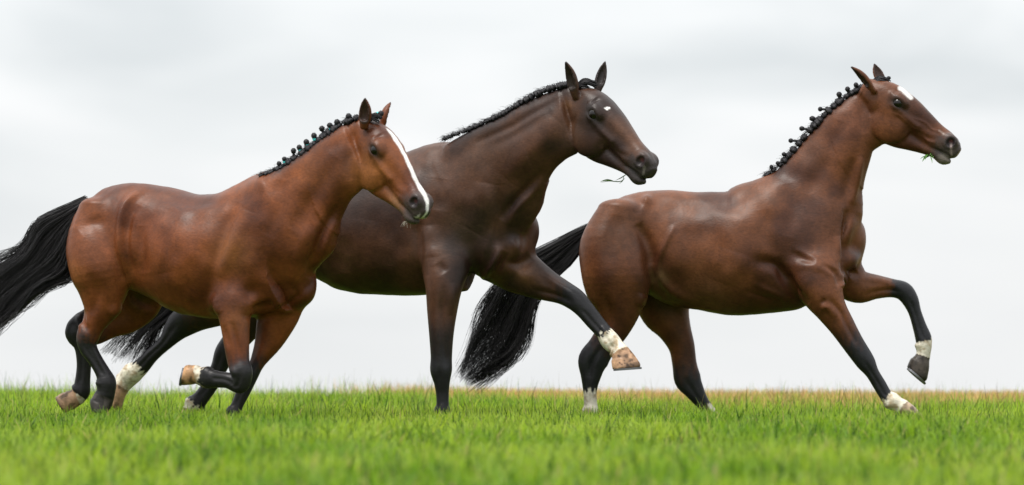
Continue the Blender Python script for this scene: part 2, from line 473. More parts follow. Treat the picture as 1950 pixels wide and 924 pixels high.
def head_prims(o, R, s):
    def T(u, v, w=0): return o + s * (R @ np.array([u, v, w], float))
    up = R[:, 1]
    def hch(st, w=0.0, k=0.02, cap=0.6, p=2.0, name=''):
        st = [tuple(q) + (w,) if len(q) == 4 else q for q in st]
        return Chain([T(u, (a + b) / 2, ww) for u, a, b, hw, ww in st], [up] * len(st), [s * (a - b) / 2 for u, a, b, hw, ww in st], [s * hw for u, a, b, hw, ww in st], k, cap, p, 4, name)
    def E(c, r, k): return Ell(T(*c), R.T, [s * q for q in r], k)
    add = [
        hch([(-10, 4, -44, 20), (12, 17, -52, 27), (34, 25, -54, 31), (58, 28, -50, 32), (84, 27, -40, 27), (112, 23, -34, 22), (145, 18.5, -31, 18), (172, 18.5, -28, 19), (190, 15, -22, 18), (199, 8, -16, 13)], k=0.018, cap=0.5, p=2.35, name='face'),
        hch([(52, -26, -72, 17), (75, -28, -77, 17), (95, -28, -72, 16), (118, -26, -61, 14), (145, -24, -49, 12.5), (165, -23, -42, 12), (182, -22, -40, 12.5), (195, -22, -36, 11), (201, -22, -31, 8)], k=0.02, cap=0.6, p=2.2, name='jaw'),
    ]
    cut = []
    for sg in (-1, 1):
        add += [E((68, -36, 16.5 * sg), (42, 41, 13.5), 0.014),
                E((55, 5, 27.5 * sg), (20, 12, 10), 0.025),
                E((60, -11, 28 * sg), (14, 5, 7), 0.02),
                hch([(72, -8, -17, 4.5, 26.5 * sg), (92, -9, -17, 4.5, 24 * sg), (114, -10, -16, 3.5, 19.0 * sg)], k=0.028, name='crest'),
                E((178, 3, 14.5 * sg), (17, 14, 8.5), 0.016),
                E((150, -12, 13 * sg), (26, 11, 6), 0.02),
                E((194, -9, 8 * sg), (11, 13, 9), 0.014)]
        cut += [E((182.5, 3.0, 25.0 * sg), (8.4, 10.5, 9), 0.007),
                E((58, -1.5, 42 * sg), (11.8, 5.6, 8.5), 0.004)]
    add.append(E((186, -33, 0), (13, 8.5, 11), 0.012))
    return add, cut, T

def ear_prims(base, tip, opening, w, depth):
    """cupped leaf-shaped ear"""
    base = np.asarray(base, float); tip = np.asarray(tip, float)
    ax = tip - base; Ln = np.linalg.norm(ax); d = ax / Ln
    op = np.asarray(opening, float); op = unit(op - d * (op @ d)); side = np.cross(d, op)
    prof = [(-0.18, 0.62), (0.0, 0.74), (0.2, 0.96), (0.42, 1.0), (0.62, 0.86), (0.8, 0.58), (0.93, 0.28), (1.0, 0.10)]
    bow = lambda t: -op * 0.05 * Ln * math.sin(math.pi * max(t, 0)) + op * 0.07 * Ln * max(0, t - 0.6)
    out = Chain([base + ax * t + bow(t) for t, r in prof], [side] * len(prof), [w * PX * r for t, r in prof], [depth * PX * (r * 0.8 + 0.12) for t, r in prof], 0.014, 0.4, 2.0, 4, 'ear')
    inn = Chain([base + ax * t + bow(t) + op * (depth * PX * 0.62 * (1.15 - 0.3 * t)) for t, r in prof[2:-1]], [side] * len(prof[2:-1]), [w * PX * r * 0.62 for t, r in prof[2:-1]], [depth * PX * 0.75 * (r * 0.8 + 0.1) for t, r in prof[2:-1]], 0.005, 0.5, 2.0, 4, 'ear_in')
    return out, inn

def tube_mesh(paths, radii, nside=3, ribbon=False):
    """many thin strands: paths (n, m, 3), radii (n, m)"""
    n, m, _ = paths.shape
    tan = unit(np.gradient(paths, axis=1))
    ref = np.array([0.13, -0.9, 0.2]); a = unit(np.cross(tan, ref)); b = np.cross(tan, a)
    ang = np.arange(nside) * 2 * math.pi / nside
    V = paths[:, :, None, :] + radii[:, :, None, None] * (np.cos(ang)[None, None, :, None] * a[:, :, None, :] + np.sin(ang)[None, None, :, None] * b[:, :, None, :])
    base = (np.arange(n) * m * nside)[:, None, None]
    i = (np.arange(m - 1) * nside)[None, :, None]; j = np.arange(nside)[None, None, :]; j2 = (j + 1) % nside
    F = np.stack([base + i + j, base + i + j2, base + i + nside + j2, base + i + nside + j], -1).reshape(-1, 4)
    return V.reshape(-1, 3), F

def hair_lock(guides, n, r0, r1, spread, frizz, m=18, seed=1, tmin=0.75):
    """guides: list of world polylines; strands are random blends of neighbouring guides"""
    g = np.random.default_rng(seed)
    G = []
    for q in guides:
        c = catmull(q, 12); L_ = np.concatenate([[0], np.cumsum(np.linalg.norm(np.diff(c, axis=0), axis=1))]); L_ /= L_[-1]
        G.append(np.stack([np.interp(np.linspace(0, 1, m), L_, c[:, k]) for k in range(3)], 1))
    G = np.array(G)
    t = np.linspace(0, 1, m)[None, :, None]
    # clumps wander together, single hairs a little on their own
    nc = max(12, n // 26)
    cl = g.integers(0, nc, n)
    x = (g.random(nc) * (len(G) - 1))[cl] + g.normal(0, 0.10, n); x = np.clip(x, 0, len(G) - 1.001); i = np.minimum(x.astype(int), len(G) - 2); f = (x - i)[:, None, None]
    P = G[i] * (1 - f) + G[i + 1] * f
    P = P + g.normal(0, 1, (nc, 1, 3))[cl] * spread * (0.4 + 0.9 * t) + g.normal(0, 1, (n, 1, 3)) * spread * (0.45 - 0.22 * t)
    cx = g.normal(0, 1, (nc, 4, 3)); 
    fr = np.array([1.3, 2.6, 4.1, 6.5])[None, :, None] * math.pi
    ph = g.random((nc, 4, 3)) * 6.28
    wave = sum(cx[cl][:, k, None, :] * np.sin(t * fr[:, k:k + 1, :] + ph[cl][:, k, None, :]) / (k + 1) for k in range(4))
    P = P + wave * frizz * t ** 1.2
    wv2 = g.normal(0, 1, (n, 2, 3)); p2 = g.random((n, 2, 3)) * 6.28
    P = P + sum(wv2[:, k, None, :] * np.sin(t * (4 + 5 * k) + p2[:, k, None, :]) for k in range(2)) * frizz * 0.3 * t
    # lengths differ
    ln = tmin + (1.08 - tmin) * g.random(n)
    ti = np.clip(t[:, :, 0] * ln[:, None], 0, 1) * (m - 1)
    k0 = np.minimum(ti.astype(int), m - 2); ff = (ti - k0)[:, :, None]
    rows = np.arange(n)[:, None]
    P = P[rows, k0] * (1 - ff) + P[rows, k0 + 1] * ff
    tt = np.linspace(0, 1, m)[None, :]
    rad = (r0 + (r1 - r0) * tt) * (0.6 + 0.8 * g.random((n, 1)))
    return tube_mesh(P, np.repeat(rad, 1, 0) * np.ones((n, 1)))

def to_px(V):
    s = F_PX / (CAM_D + V[:, 1])
    return np.column_stack([975 + V[:, 0] * s, HORIZON - (V[:, 2] - CAM_Z) * s])

def stroke_weight(P, pts, wd):
    pts = np.asarray(pts, float)
    if len(pts) == 1: return np.exp(-(np.linalg.norm(P - pts[0], axis=1) / wd) ** 2)
    if len(pts) > 2: pts = catmull(pts, 5)
    best = np.full(len(P), 1e9); par = np.zeros(len(P)); n = len(pts) - 1
    for i, (a, b) in enumerate(zip(pts[:-1], pts[1:])):
        d = b - a; t = np.clip(((P - a) @ d) / (d @ d + 1e-9), 0, 1)
        q = np.linalg.norm(P - (a + t[:, None] * d), axis=1); m = q < best
        best[m] = q[m]; par[m] = ((i + t) / n)[m]
    return np.exp(-(best / wd) ** 2) * (0.15 + 0.85 * np.sin(np.pi * np.clip(par, 0, 1)) ** 0.7)

def poly_dist(P, pts):
    pts = np.asarray(pts, float)
    if len(pts) == 1: return np.linalg.norm(P - pts[0], axis=1)
    if len(pts) > 2: pts = catmull(pts, 5)
    best = np.full(len(P), 1e9)
    for a, b in zip(pts[:-1], pts[1:]):
        d = b - a; t = np.clip(((P - a) @ d) / (d @ d + 1e-9), 0, 1)
        best = np.minimum(best, np.linalg.norm(P - (a + t[:, None] * d), axis=1))
    return best

def build_horse(H):
    o, R, s = fit_head(H['head'], H['head_y'], H['head_rot'])
    add, cut, T = head_prims(o, R, s)
    chains = {}
    for nm, st in H['body']:
        chains[nm] = px_chain(st, k=0.06, cap=0.45, name=nm)
    yn = H['mane_y']; yf = lambda x: float(np.interp(x, [q[0] for q in yn], [q[1] for q in yn]))
    cr = [np.array([x, y, yf(x)]) for x, y in H['crest']]
    cc, ups = [], []
    for i, q in enumerate(cr):
        a_, b_ = cr[max(i - 1, 0)], cr[min(i + 1, len(cr) - 1)]
        nx, ny = (b_ - a_)[1], -(b_ - a_)[0]; ln = math.hypot(nx, ny); nx, ny = nx / ln, ny / ln
        if ny > 0: nx, ny = -nx, -ny
        dd = H.get('crest_drop', 4) + (6 if i == 0 else 0)
        st_ = (q[0] - nx * dd, q[1] - ny * dd, q[0] - nx * (dd + 46), q[1] - ny * (dd + 46), q[2], np.interp(i, [0, 1, len(cr) - 1], [16, 19, 17]))
        cc.append(st_)
    chains['crest'] = px_chain(cc, k=0.05, cap=0.5, name='crest')
    legs = {}
    for nm, L_ in H['legs'].items():
        c = px_chain(L_['st'], k=0.05 if 'fore' in nm else 0.03, cap=0.6, name=nm)
        if 'hoof' in L_:
            hf = px_chain(L_['hoof'], k=0.006, cap=0.7, p=2.2, name=nm + '_hoof')
        legs[nm] = (c, hf, L_)
    ears = []
    for b, tp, op, w, dp in H['ears']:
        ears.append(ear_prims(W(*b), W(*tp), op, w, dp))
    allC = list(chains.values()) + [q for l in legs.values() for q in l[:2]] + [q for q in add if isinstance(q, Chain)] + [e_[0] for e_ in ears]
    lo = np.min([c.C.min(0) - max(c.A.max(), c.B.max()) * 0.9 for c in allC], axis=0) - 0.03
    hi = np.max([c.C.max(0) + max(c.A.max(), c.B.max()) * 0.9 for c in allC], axis=0) + 0.03
    F = Field(lo, hi, VOX)
    for c in chains.values(): F.add(c)
    for q in H.get('lumps', []):
        x, y, Y, rx, ry, rw, k = q
        F.add(Ell(W(x, y, Y), np.array([[1, 0, 0], [0, 0, 1], [0, 1, 0]]), (rx * PX, ry * PX, rw * PX), k))
    for c, hf, L_ in legs.values():
        F.add(c)
        x1, y1_, x2, y2_, Yh, _ = L_['hoof'][-1]
        pa, pb = W(x1, y1_, Yh), W(x2, y2_, Yh)
        nn = unit(np.cross(pb - pa, [0.0, 1.0, 0.0])); 
        if nn @ (hf.C[-1] - hf.C[0]) < 0: nn = -nn
        hf.plane = (((pa + pb) / 2), nn, pa, pb)
        sl, g_ = F.chain_local(hf)
        g_ = np.maximum(g_, F.dots(sl, hf.plane[0], nn))
        F.f[sl] = smin(F.f[sl], g_, hf.k)
    for q in add: F.add(q)
    for a, b in ears: F.add(a)
    for q in cut: F.add(q, 'cut')
    for a, b in ears: F.add(b, 'cut')
    V, Q = F.polygonize()
    V = relax(V, Q, 3)
    del F
    # ---- relief: muscle edges, tendons, folds
    nrm = vnormals(V, Q)
    P2 = to_px(V)
    disp = np.zeros(len(V))
    for pts, wd, amp, *lim in H['strokes']:
        pa = np.asarray(pts, float); wd = wd * 1.1 + 0.6; amp = amp * (1.6 if amp < 0 else 1.8)
        box = (P2[:, 0] > pa[:, 0].min() - 3 * wd) & (P2[:, 0] < pa[:, 0].max() + 3 * wd) & (P2[:, 1] > pa[:, 1].min() - 3 * wd) & (P2[:, 1] < pa[:, 1].max() + 3 * wd) & (nrm[:, 1] < 0.35)
        if lim: box &= (V[:, 1] < lim[0])
        ix = np.nonzero(box)[0]
        disp[ix] += amp * PX * stroke_weight(P2[ix], pa, wd) * np.clip(0.35 - nrm[ix, 1], 0, 0.5) * 2
    Lc = ((V - o) / s) @ R                                   # head coordinates
    hm = (Lc[:, 0] > -15) & (np.linalg.norm(Lc - np.array([95, -20, 0]), axis=1) < 150)
    for pts, wd, amp in HEAD_STROKES + H.get('head_strokes', []):
        ix = np.nonzero(hm)[0]
        disp[ix] += amp * s * stroke_weight(Lc[ix][:, :2], pts, wd) * smooth01(4, 10, np.abs(Lc[ix, 2]))
    # lower limbs: groove between bone and tendon, knobbly joints
    for nm, (c, hf, L_) in legs.items():
        par, k = chain_param(c, V); n_ = len(L_['st'])
        f0 = n_ - 5.6; f1 = n_ - 2.6
        band = smooth01(f0 - 0.8, f0, par) * smooth01(f1, f1 - 0.6, par) * (k < 1.5)
        ac = c.across * L_.get('back', 1)
        disp += band * (-0.0055 * np.exp(-((ac - 0.15) / 0.22) ** 2) + 0.0020 * np.exp(-((ac - 0.62) / 0.22) ** 2))
        fet = np.exp(-((par - (n_ - 2)) / 0.35) ** 2) * (k < 1.6)
        disp += fet * (0.008 * smooth01(0.1, 0.9, ac) + 0.002)
        pas = np.exp(-((par - (n_ - 1.15)) / 0.3) ** 2) * (k < 1.6)
        disp -= pas * 0.006 * smooth01(0.0, 0.9, ac)
    kt = np.min([chain_param(chains[q], V)[1] for q in ('torso', 'neck')], axis=0)
    soft = smooth01(1.5, 1.05, kt) * (1 - smooth01(-5, 25, Lc[:, 0]) * hm)
    disp += soft * (0.013 * (vnoise(V, 5.0) - 0.5) * 2 + 0.0045 * (vnoise(V + 3, 12.0) - 0.5) * 2)
    V = V + nrm * disp[:, None]
    V = relax(V, Q, 1)
    nrm = vnormals(V, Q); P2 = to_px(V)
    # ---- coat colours
    base = np.array(H['coat'][0]); alt = np.array(H['coat'][1]); tan = np.array(H['coat'][2])
    nz = vnoise(V, 4.0) * 0.6 + vnoise(V + 7, 9.0) * 0.4
    f = smooth01(0.35, 0.68, nz)[:, None]
    col = base * (1 - f) + alt * f
    def blend(col, c, w): return col * (1 - w[:, None]) + np.asarray(c)[None, :] * w[:, None]
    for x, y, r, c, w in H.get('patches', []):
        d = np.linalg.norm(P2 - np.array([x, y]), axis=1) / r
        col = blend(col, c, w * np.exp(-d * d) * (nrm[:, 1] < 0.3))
    BLACK = np.array(H.get('points', (0.013, 0.012, 0.013))); WHITE = np.array([0.62, 0.57, 0.47])
    jag = (vnoise(V * np.array([1, 1, 0.4]), 75) - 0.5) * 0.9 + (vnoise(V, 28) - 0.5) * 0.6
    for nm, (c, hf, L_) in legs.items():
        par, k = chain_param(c, V)
        on = smooth01(1.9, 1.35, k)
        c_ac = c.across.copy(); ph, kh = chain_param(hf, V); c.across = c_ac
        onh = kh < 1.16
        b0, b1 = L_['black']
        lead = par + jag * 0.8
        # points run up the front of the limb in a soft edge
        wb = smooth01(b0, b1, lead) * on
        col = blend(col, BLACK * (0.8 + 0.7 * nz[:, None]).mean(), wb)
        if 'white' in L_:
            st_ = vnoise(np.column_stack([c.across * 4.5 + 3, V[:, 1] * 90, par * 1.1]), 1.0) - 0.5
            ww = smooth01(L_['white'] - 0.10, L_['white'] + 0.10, par + st_ * 0.75 + jag * 0.22) * (k < 1.6)
            if 'white_side' in L_:
                ww = ww * L_['white_side'](P2)
            ww = np.maximum(ww, (onh & (ph < 0.15)) * 1.0)
            dirt = smooth01(0.42, 0.75, vnoise(V, 34) * 0.6 + vnoise(V + 2, 80) * 0.4)[:, None]
            wcol = WHITE * (1 - dirt) + np.array([0.34, 0.26, 0.17]) * dirt
            col = col * (1 - ww[:, None]) + wcol * ww[:, None]
        hc = np.array(L_['hoofcol']); nh = len(L_['hoof']) - 1
        streak = vnoise(np.column_stack([ph * 0.8, P2[:, 0] * 0.16, P2[:, 1] * 0.10]), 1.0)
        rings = 0.88 + 0.24 * vnoise(np.column_stack([ph * 9, P2[:, 0] * 0.02, P2[:, 1] * 0.02]), 1.0)
        blot = smooth01(0.62, 0.75, vnoise(V + 11, 38))
        hcol = hc[None, :] * ((0.55 + 0.85 * streak) * rings * (1 - 0.6 * blot))[:, None]
        rim = smooth01(nh - 0.35, nh - 0.05, ph + 0.25 * (streak - 0.5))
        hcol = hcol * (1 - 0.6 * rim[:, None])
        wh = ((kh < 1.16) & (ph > 0.14 + jag * 0.15)).astype(float)
        col = col * (1 - wh[:, None]) + hcol * wh[:, None]
        if 'nails' in L_:
            for x, y in L_['nails']:
                d = np.linalg.norm(P2 - np.array([x, y]), axis=1)
                col = blend(col, (0.03, 0.02, 0.018), np.exp(-(d / 1.8) ** 2) * (nrm[:, 1] < 0))
    dcr = poly_dist(P2, H['crest']) + 6 * jag
    col = blend(col, (0.014, 0.012, 0.013), np.exp(-(dcr / H.get('root_w', 9)) ** 2) * 0.95 * (kt < 1.5) * smooth01(H['crest'][0][0], H['crest'][0][0] + 35, P2[:, 0]))
    # head
    u, v, w = Lc.T
    hm2 = hm & (np.abs(w) < 60)
    muz = smooth01(150, 188, u + (v < 0) * 8 + jag * 14) * hm2
    col = blend(col, H.get('muzzle', (0.045, 0.036, 0.034)), muz * 0.92)
    eye = np.exp(-(((u - 58) / 20) ** 2 + ((v + 2) / 13) ** 2)) * hm2 * (np.abs(w) > 20)
    col = blend(col, (0.018, 0.014, 0.013), np.clip(eye * 1.15, 0, 0.93))
    nos = smooth01(12.5, 7.5, np.sqrt(((u - 182) / 1.0) ** 2 + ((v - 3) / 1.1) ** 2)) * hm2 * (np.abs(w) > 8)
    col = blend(col, (0.016, 0.011, 0.012), nos * 0.9)
    pink = smooth01(5.5, 2.0, np.sqrt((u - 181) ** 2 + ((v - 5)) ** 2)) * hm2 * (np.abs(w) > 8) * (np.abs(w) < 20)
    col = blend(col, (0.11, 0.03, 0.035), pink * 0.6)
    for a, b in ears:
        par, k = chain_param(a, V); pi, ki = chain_param(b, V)
        col = blend(col, (0.02, 0.016, 0.015), np.clip(smooth01(1.75, 1.2, ki), 0, 1) * (k < 1.3) * 0.8)
        col = blend(col, (0.016, 0.013, 0.013), smooth01(5.0, 6.6, par) * (k < 1.4) * 0.9)
    if 'paint' in H: col = H['paint'](col, u, v, w, P2, nrm, jag, hm2, blend)
    # ---- objects
    root = bpy.data.objects.new('horse', None); root.empty_display_size = 0.3
    cx = np.array(H['base']); root.location = cx
    link(root); tag(root, H['label'], 'horse', 'horses cantering across the field')
    body = mesh_obj('body', V, Q, M_COAT, root, cols=np.clip(col, 0, 1), origin=cx)
    for sg in (-1, 1):
        ev, ef = uv_sphere(14, 10)
        ev = ev * (s * 10.5) + T(58, -1.5, 28.6 * sg)
        mesh_obj('eye', ev, ef, M_EYE, root, origin=cx)
    build_hair(H, root, cx, T)
    for nm, (c, hf, L_) in legs.items():
        if L_.get('shoe'):
            shoe(hf, root, cx, L_['shoe'])
    return root, T

def uv_sphere(n, m):
    V = [(0, 0, 1)]
    for i in range(1, m):
        for j in range(n):
            a = math.pi * i / m; b = 2 * math.pi * j / n
            V.append((math.sin(a) * math.cos(b), math.sin(a) * math.sin(b), math.cos(a)))
    V.append((0, 0, -1)); F = []
    for j in range(n): F.append((0, 1 + j, 1 + (j + 1) % n))
    for i in range(m - 2):
        for j in range(n):
            a = 1 + i * n + j; b = 1 + i * n + (j + 1) % n
            F.append((a, a + n, b + n, b))
    e_ = len(V) - 1; q = 1 + (m - 2) * n
    for j in range(n): F.append((e_, q + (j + 1) % n, q + j))
    return np.array(V, float), F

def shoe(hf, root, cx, root_back=1):
    """open steel ring nailed under the hoof"""
    c, d, pa, pb = hf.plane; u = unit(pa - pb); l = np.cross(d, u)
    a = np.linalg.norm(pa - pb) / 2 * 1.0; b = hf.B[-1] * 1.0; n = 22; V = []; Fq = []
    back = root_back
    for i in range(n + 1):
        th = math.radians(28 + (360 - 56) * i / n)
        # opening at the heel (u side = back of the foot)
        dr = u * math.cos(th) * back; dl = l * math.sin(th)
        for rr, h in ((1.0, -0.004), (1.0, 0.008), (0.72, 0.008), (0.72, -0.004)):
            V.append(c + d * 0.001 + (dr * a + dl * b) * rr + d * h)
    for i in range(n):
        for j in range(4):
            Fq.append((i * 4 + j, i * 4 + (j + 1) % 4, i * 4 + 4 + (j + 1) % 4, i * 4 + 4 + j))
    Fq.append((0, 1, 2, 3)); Fq.append((n * 4 + 3, n * 4 + 2, n * 4 + 1, n * 4))
    mesh_obj('horseshoe', V, Fq, M_SHOE, root, smooth=False, origin=cx)

def knob_mesh(seed):
    """a plaited knot of hair: a rolled ball with wound strands"""
    ev, ef = uv_sphere(16, 12); g = np.random.default_rng(seed)
    th = np.arctan2(ev[:, 1], ev[:, 0]); ph = np.arccos(np.clip(ev[:, 2], -1, 1))
    bump = 0.16 * np.abs(np.sin(2.0 * th + 3.2 * ph)) + 0.10 * np.abs(np.sin(3 * th - 4 * ph + seed))
    return ev * (0.80 + bump)[:, None] * np.array([1.0, 1.0, 0.92 + 0.2 * g.random()]), ef

def build_hair(H, root, cx, T):
    g = np.random.default_rng(H['seed'])
    Yn = H['mane_y']                          # depth of the crest along x
    yv = lambda x: np.interp(x, [q[0] for q in Yn], [q[1] for q in Yn])
    # mane: plaited roll along the crest plus loose short hair
    crest = catmull([W(x, y, yv(x)) for x, y in H['crest']], 10)
    L_ = np.concatenate([[0], np.cumsum(np.linalg.norm(np.diff(crest, axis=0), axis=1))])
    nb = H['mane_lumps']
    lo, hi = crest.min(0) - 0.08, crest.max(0) + 0.08
    F = Field(lo, hi, 0.006)
    ctr = [np.array([np.interp(q * L_[-1], L_, crest[:, k]) for k in range(3)]) for q in np.clip(np.linspace(0, 1, nb) + g.normal(0, 0.22 / nb, nb), 0, 1)]
    rr = np.array(H['mane_r'])
    for i, c in enumerate(ctr):
        d = unit(ctr[min(i + 1, nb - 1)] - ctr[max(i - 1, 0)])
        yv_ = np.array([0, 1.0, 0]); nn = unit(np.cross(d, yv_)) * -1
        nn = nn if nn[2] > 0 else -nn
        q = np.interp(i / (nb - 1), np.linspace(0, 1, len(rr)), rr) * PX * (0.7 + 0.55 * g.random())
        F.add(Ell(c + nn * q * 0.0, np.array([d, nn, yv_]), (L_[-1] / nb * 0.62, q, q * H.get('mane_flat', 1.3)), 0.006))
        F.add(Ell(c - nn * q * 0.35 + np.array([0, -0.012, 0]), np.array([d, nn, yv_]), (L_[-1] / nb * 0.5, q * 0.9, q * 1.5), 0.006))
    V, Q = F.polygonize(); V = relax(V, Q, 1)
    # strand grooves
    V = V + vnormals(V, Q) * (0.0030 * np.sin(V[:, 0] * 430 + V[:, 2] * 330 + 7 * vnoise(V, 24)))[:, None]
    mane = mesh_obj('mane', V, Q, M_MANE, root, origin=cx)
    n = H.get('mane_hair', 260)
    t = g.random(n) ** H.get('mane_hair_pow', 1.0); base = np.stack([np.interp(t * L_[-1], L_, crest[:, k]) for k in range(3)], 1)
    dirn = np.stack([np.interp(t * L_[-1], L_, unit(np.gradient(crest, axis=0))[:, k]) for k in range(3)], 1)
    ln = (0.03 + 0.05 * g.random(n)) * H.get('mane_len', 1.0)
    m = 6; tt = np.linspace(0, 1, m)[None, :, None]
    out = unit(-dirn * 0.7 + np.array([0, 0, 0.45]) + g.normal(0, 0.28, (n, 3)) + np.array([0, -0.15, 0]))
    P = base[:, None, :] + out[:, None, :] * ln[:, None, None] * tt + np.array([0, 0, -1.0]) * (ln[:, None, None] * 0.45 * tt ** 2) + g.normal(0, 0.008, (n, 1, 3))
    V, Q = tube_mesh(P, np.repeat((0.0012 * (1 - 0.75 * tt[:, :, 0])), n, 0))
    tag(mesh_obj('loose_mane_hair', V, Q, M_MANE, root, origin=cx), kind='stuff')
    for i, (x, y, r) in enumerate(H['braids']):
        c = W(x, y, yv(x) - 0.015)
        d = np.abs(crest - c).sum(1).argmin(); foot = crest[d] + np.array([0, -0.01, 0])
        ev, ef = knob_mesh(i)
        a = unit(c - foot); b_ = unit(np.cross(a, [0.2, 1, 0.1])); cc = np.cross(a, b_)
        kv = ev @ np.array([b_, cc, a]) * (r * PX * H.get('knob', 1.08)) + c
        br = mesh_obj('mane_braid', kv, ef, M_MANE, root, origin=cx)
        tv, tf = tube_mesh(np.linspace(foot - a * 0.01, c, 5)[None], np.full((1, 5), r * PX * 0.52), 7)
        if i in H['bands']:
            bt, bf = tube_mesh(np.linspace(c - a * r * PX * 1.6, c - a * r * PX * 0.85, 3)[None], np.full((1, 3), r * PX * 0.78), 9)
            mesh_obj('braid_band', bt, bf, M_BAND, br, origin=cx)
        mesh_obj('braid_stalk', tv, tf, M_MANE, br, origin=cx)
    # forelock
    F = H['forelock']
    gl = [[W(x, y, Y) for x, y, Y in ln_] for ln_ in F]
    V, Q = hair_lock(gl, 160, 0.0035, 0.002, 0.006, 0.004, m=10, seed=H['seed'] + 3)
    tag(mesh_obj('forelock', V, Q, M_MANE, root, origin=cx), kind='stuff')
    # tail
    gl = [[W(x, y, Y) for x, y, Y in ln_] for ln_ in H['tail']]
    V, Q = hair_lock(gl, H.get('tail_n', 900), 0.0019, 0.0006, H.get('tail_spread', 0.014), H.get('tail_frizz', 0.02), m=13, seed=H['seed'] + 5, tmin=0.6)
    tag(mesh_obj('tail', V, Q, M_TAIL, root, origin=cx), kind='stuff')
    if 'whiskers' in H:
        P = []
        for (u, v, w), d in H['whiskers']:
            for q in range(9):
                p0 = T(u + g.normal(0, 5), v + g.normal(0, 1.5), w + g.normal(0, 5)); p1 = p0 + np.array([d[0] + g.normal(0, 0.012), g.normal(0, 0.01), d[1] + g.normal(0, 0.008)])
                P.append(np.linspace(p0, p1, 5) + np.array([0, 0, 0.006]) * np.sin(np.linspace(0, 3.1, 5))[:, None])
        V, Q = tube_mesh(np.array(P), np.repeat(np.linspace(0.0013, 0.0004, 5)[None], len(P), 0))
        tag(mesh_obj('chin_hair', V, Q, M_WHISK, root, origin=cx), kind='stuff')

HEAD_STROKES = [
    ([(206, -18), (186, -20), (168, -25), (158, -27)], 2.2, -2.4),      # mouth line
    ([(46, 5), (57, 9), (69, 5), (74, -2)], 3.0, 1.8),                  # upper lid
    ([(48, -8), (58, -11.5), (69, -7)], 2.6, 1.0),                      # lower lid
    ([(36, 14), (46, 15)], 7, -3.0),                                    # hollow above the eye
    ([(84, 2), (120, 2), (150, 4)], 9, -1.8),                           # side of the nose
    ([(118, -22), (140, -18), (158, -8)], 5, -1.6),
    ([(100, -28), (125, -32), (150, -33)], 6, -1.8),                    # behind the mouth
    ([(34, -20), (33, -45), (46, -68)], 7, -1.2),                       # back edge of the cheek
    ([(112, -60), (104, -40), (100, -24)], 6, -1.6),                    # front edge of the cheek muscle
    ([(172, 14), (186, 13), (193, 4)], 3.5, 1.4), ([(172, -7), (184, -8), (192, -3)], 3, 1.2),   # nostril rims
]
VOX = 0.0068
def lin(x0, y0, x1, y1):
    return lambda x: y0 + (x - x0) * (y1 - y0) / (x1 - x0)

HOOF_TAN = (0.36, 0.22, 0.13); HOOF_DARK = (0.045, 0.038, 0.034); HOOF_MIX = (0.17, 0.12, 0.085)

# ======================= horse 1 : reddish bay with the blaze
y1 = lin(128, -0.40, 610, -1.10)
def body1():
    top = [(160, 388, 150, 455, 24), (192, 361, 182, 510, 64), (250, 350, 238, 535, 76), (310, 352, 300, 570, 72), (375, 366, 365, 601, 90), (430, 365, 425, 607, 88), (478, 344, 486, 606, 76), (530, 330, 552, 588, 66), (580, 400, 590, 555, 46)]
    return [(a, b, c, d, y1((a + c) / 2), w) for a, b, c, d, w in top]
def leg(st, Ys):
    """Ys: (station index, depth) pairs"""
    ii = [q[0] for q in Ys]; yy = [q[1] for q in Ys]
    return [(a, b, c, d, float(np.interp(i, ii, yy)), w) for i, (a, b, c, d, w) in enumerate(st)]

def paint1(col, u, v, w, P2, nrm, jag, hm, blend):
    hw = np.interp(u, [26, 34, 60, 100, 140, 170, 190, 203], [0.5, 4.5, 6.5, 6, 6.2, 7.0, 5, 2])
    bl = smooth01(2.0, -1.6, np.abs(w + 1.5 - 2.0 * np.sin(u / 60)) - hw + jag * 3) * (v > np.interp(u, [0, 150, 190, 206], [5, 2, -2, -20])) * (u > 26) * (u < 206) * hm
    col = blend(col, (0.68, 0.66, 0.63), bl)
    sn = smooth01(7, 4, np.sqrt((u - 199) ** 2 + ((v + 12) / 1.4) ** 2) + jag * 3) * (np.abs(w) < 14) * hm
    col = blend(col, (0.60, 0.55, 0.50), sn * 0.7)
    tanj = np.exp(-(((u - 150) / 20) ** 2 + ((v + 36) / 12) ** 2)) * hm
    return blend(col, (0.25, 0.13, 0.055), tanj * 0.6)

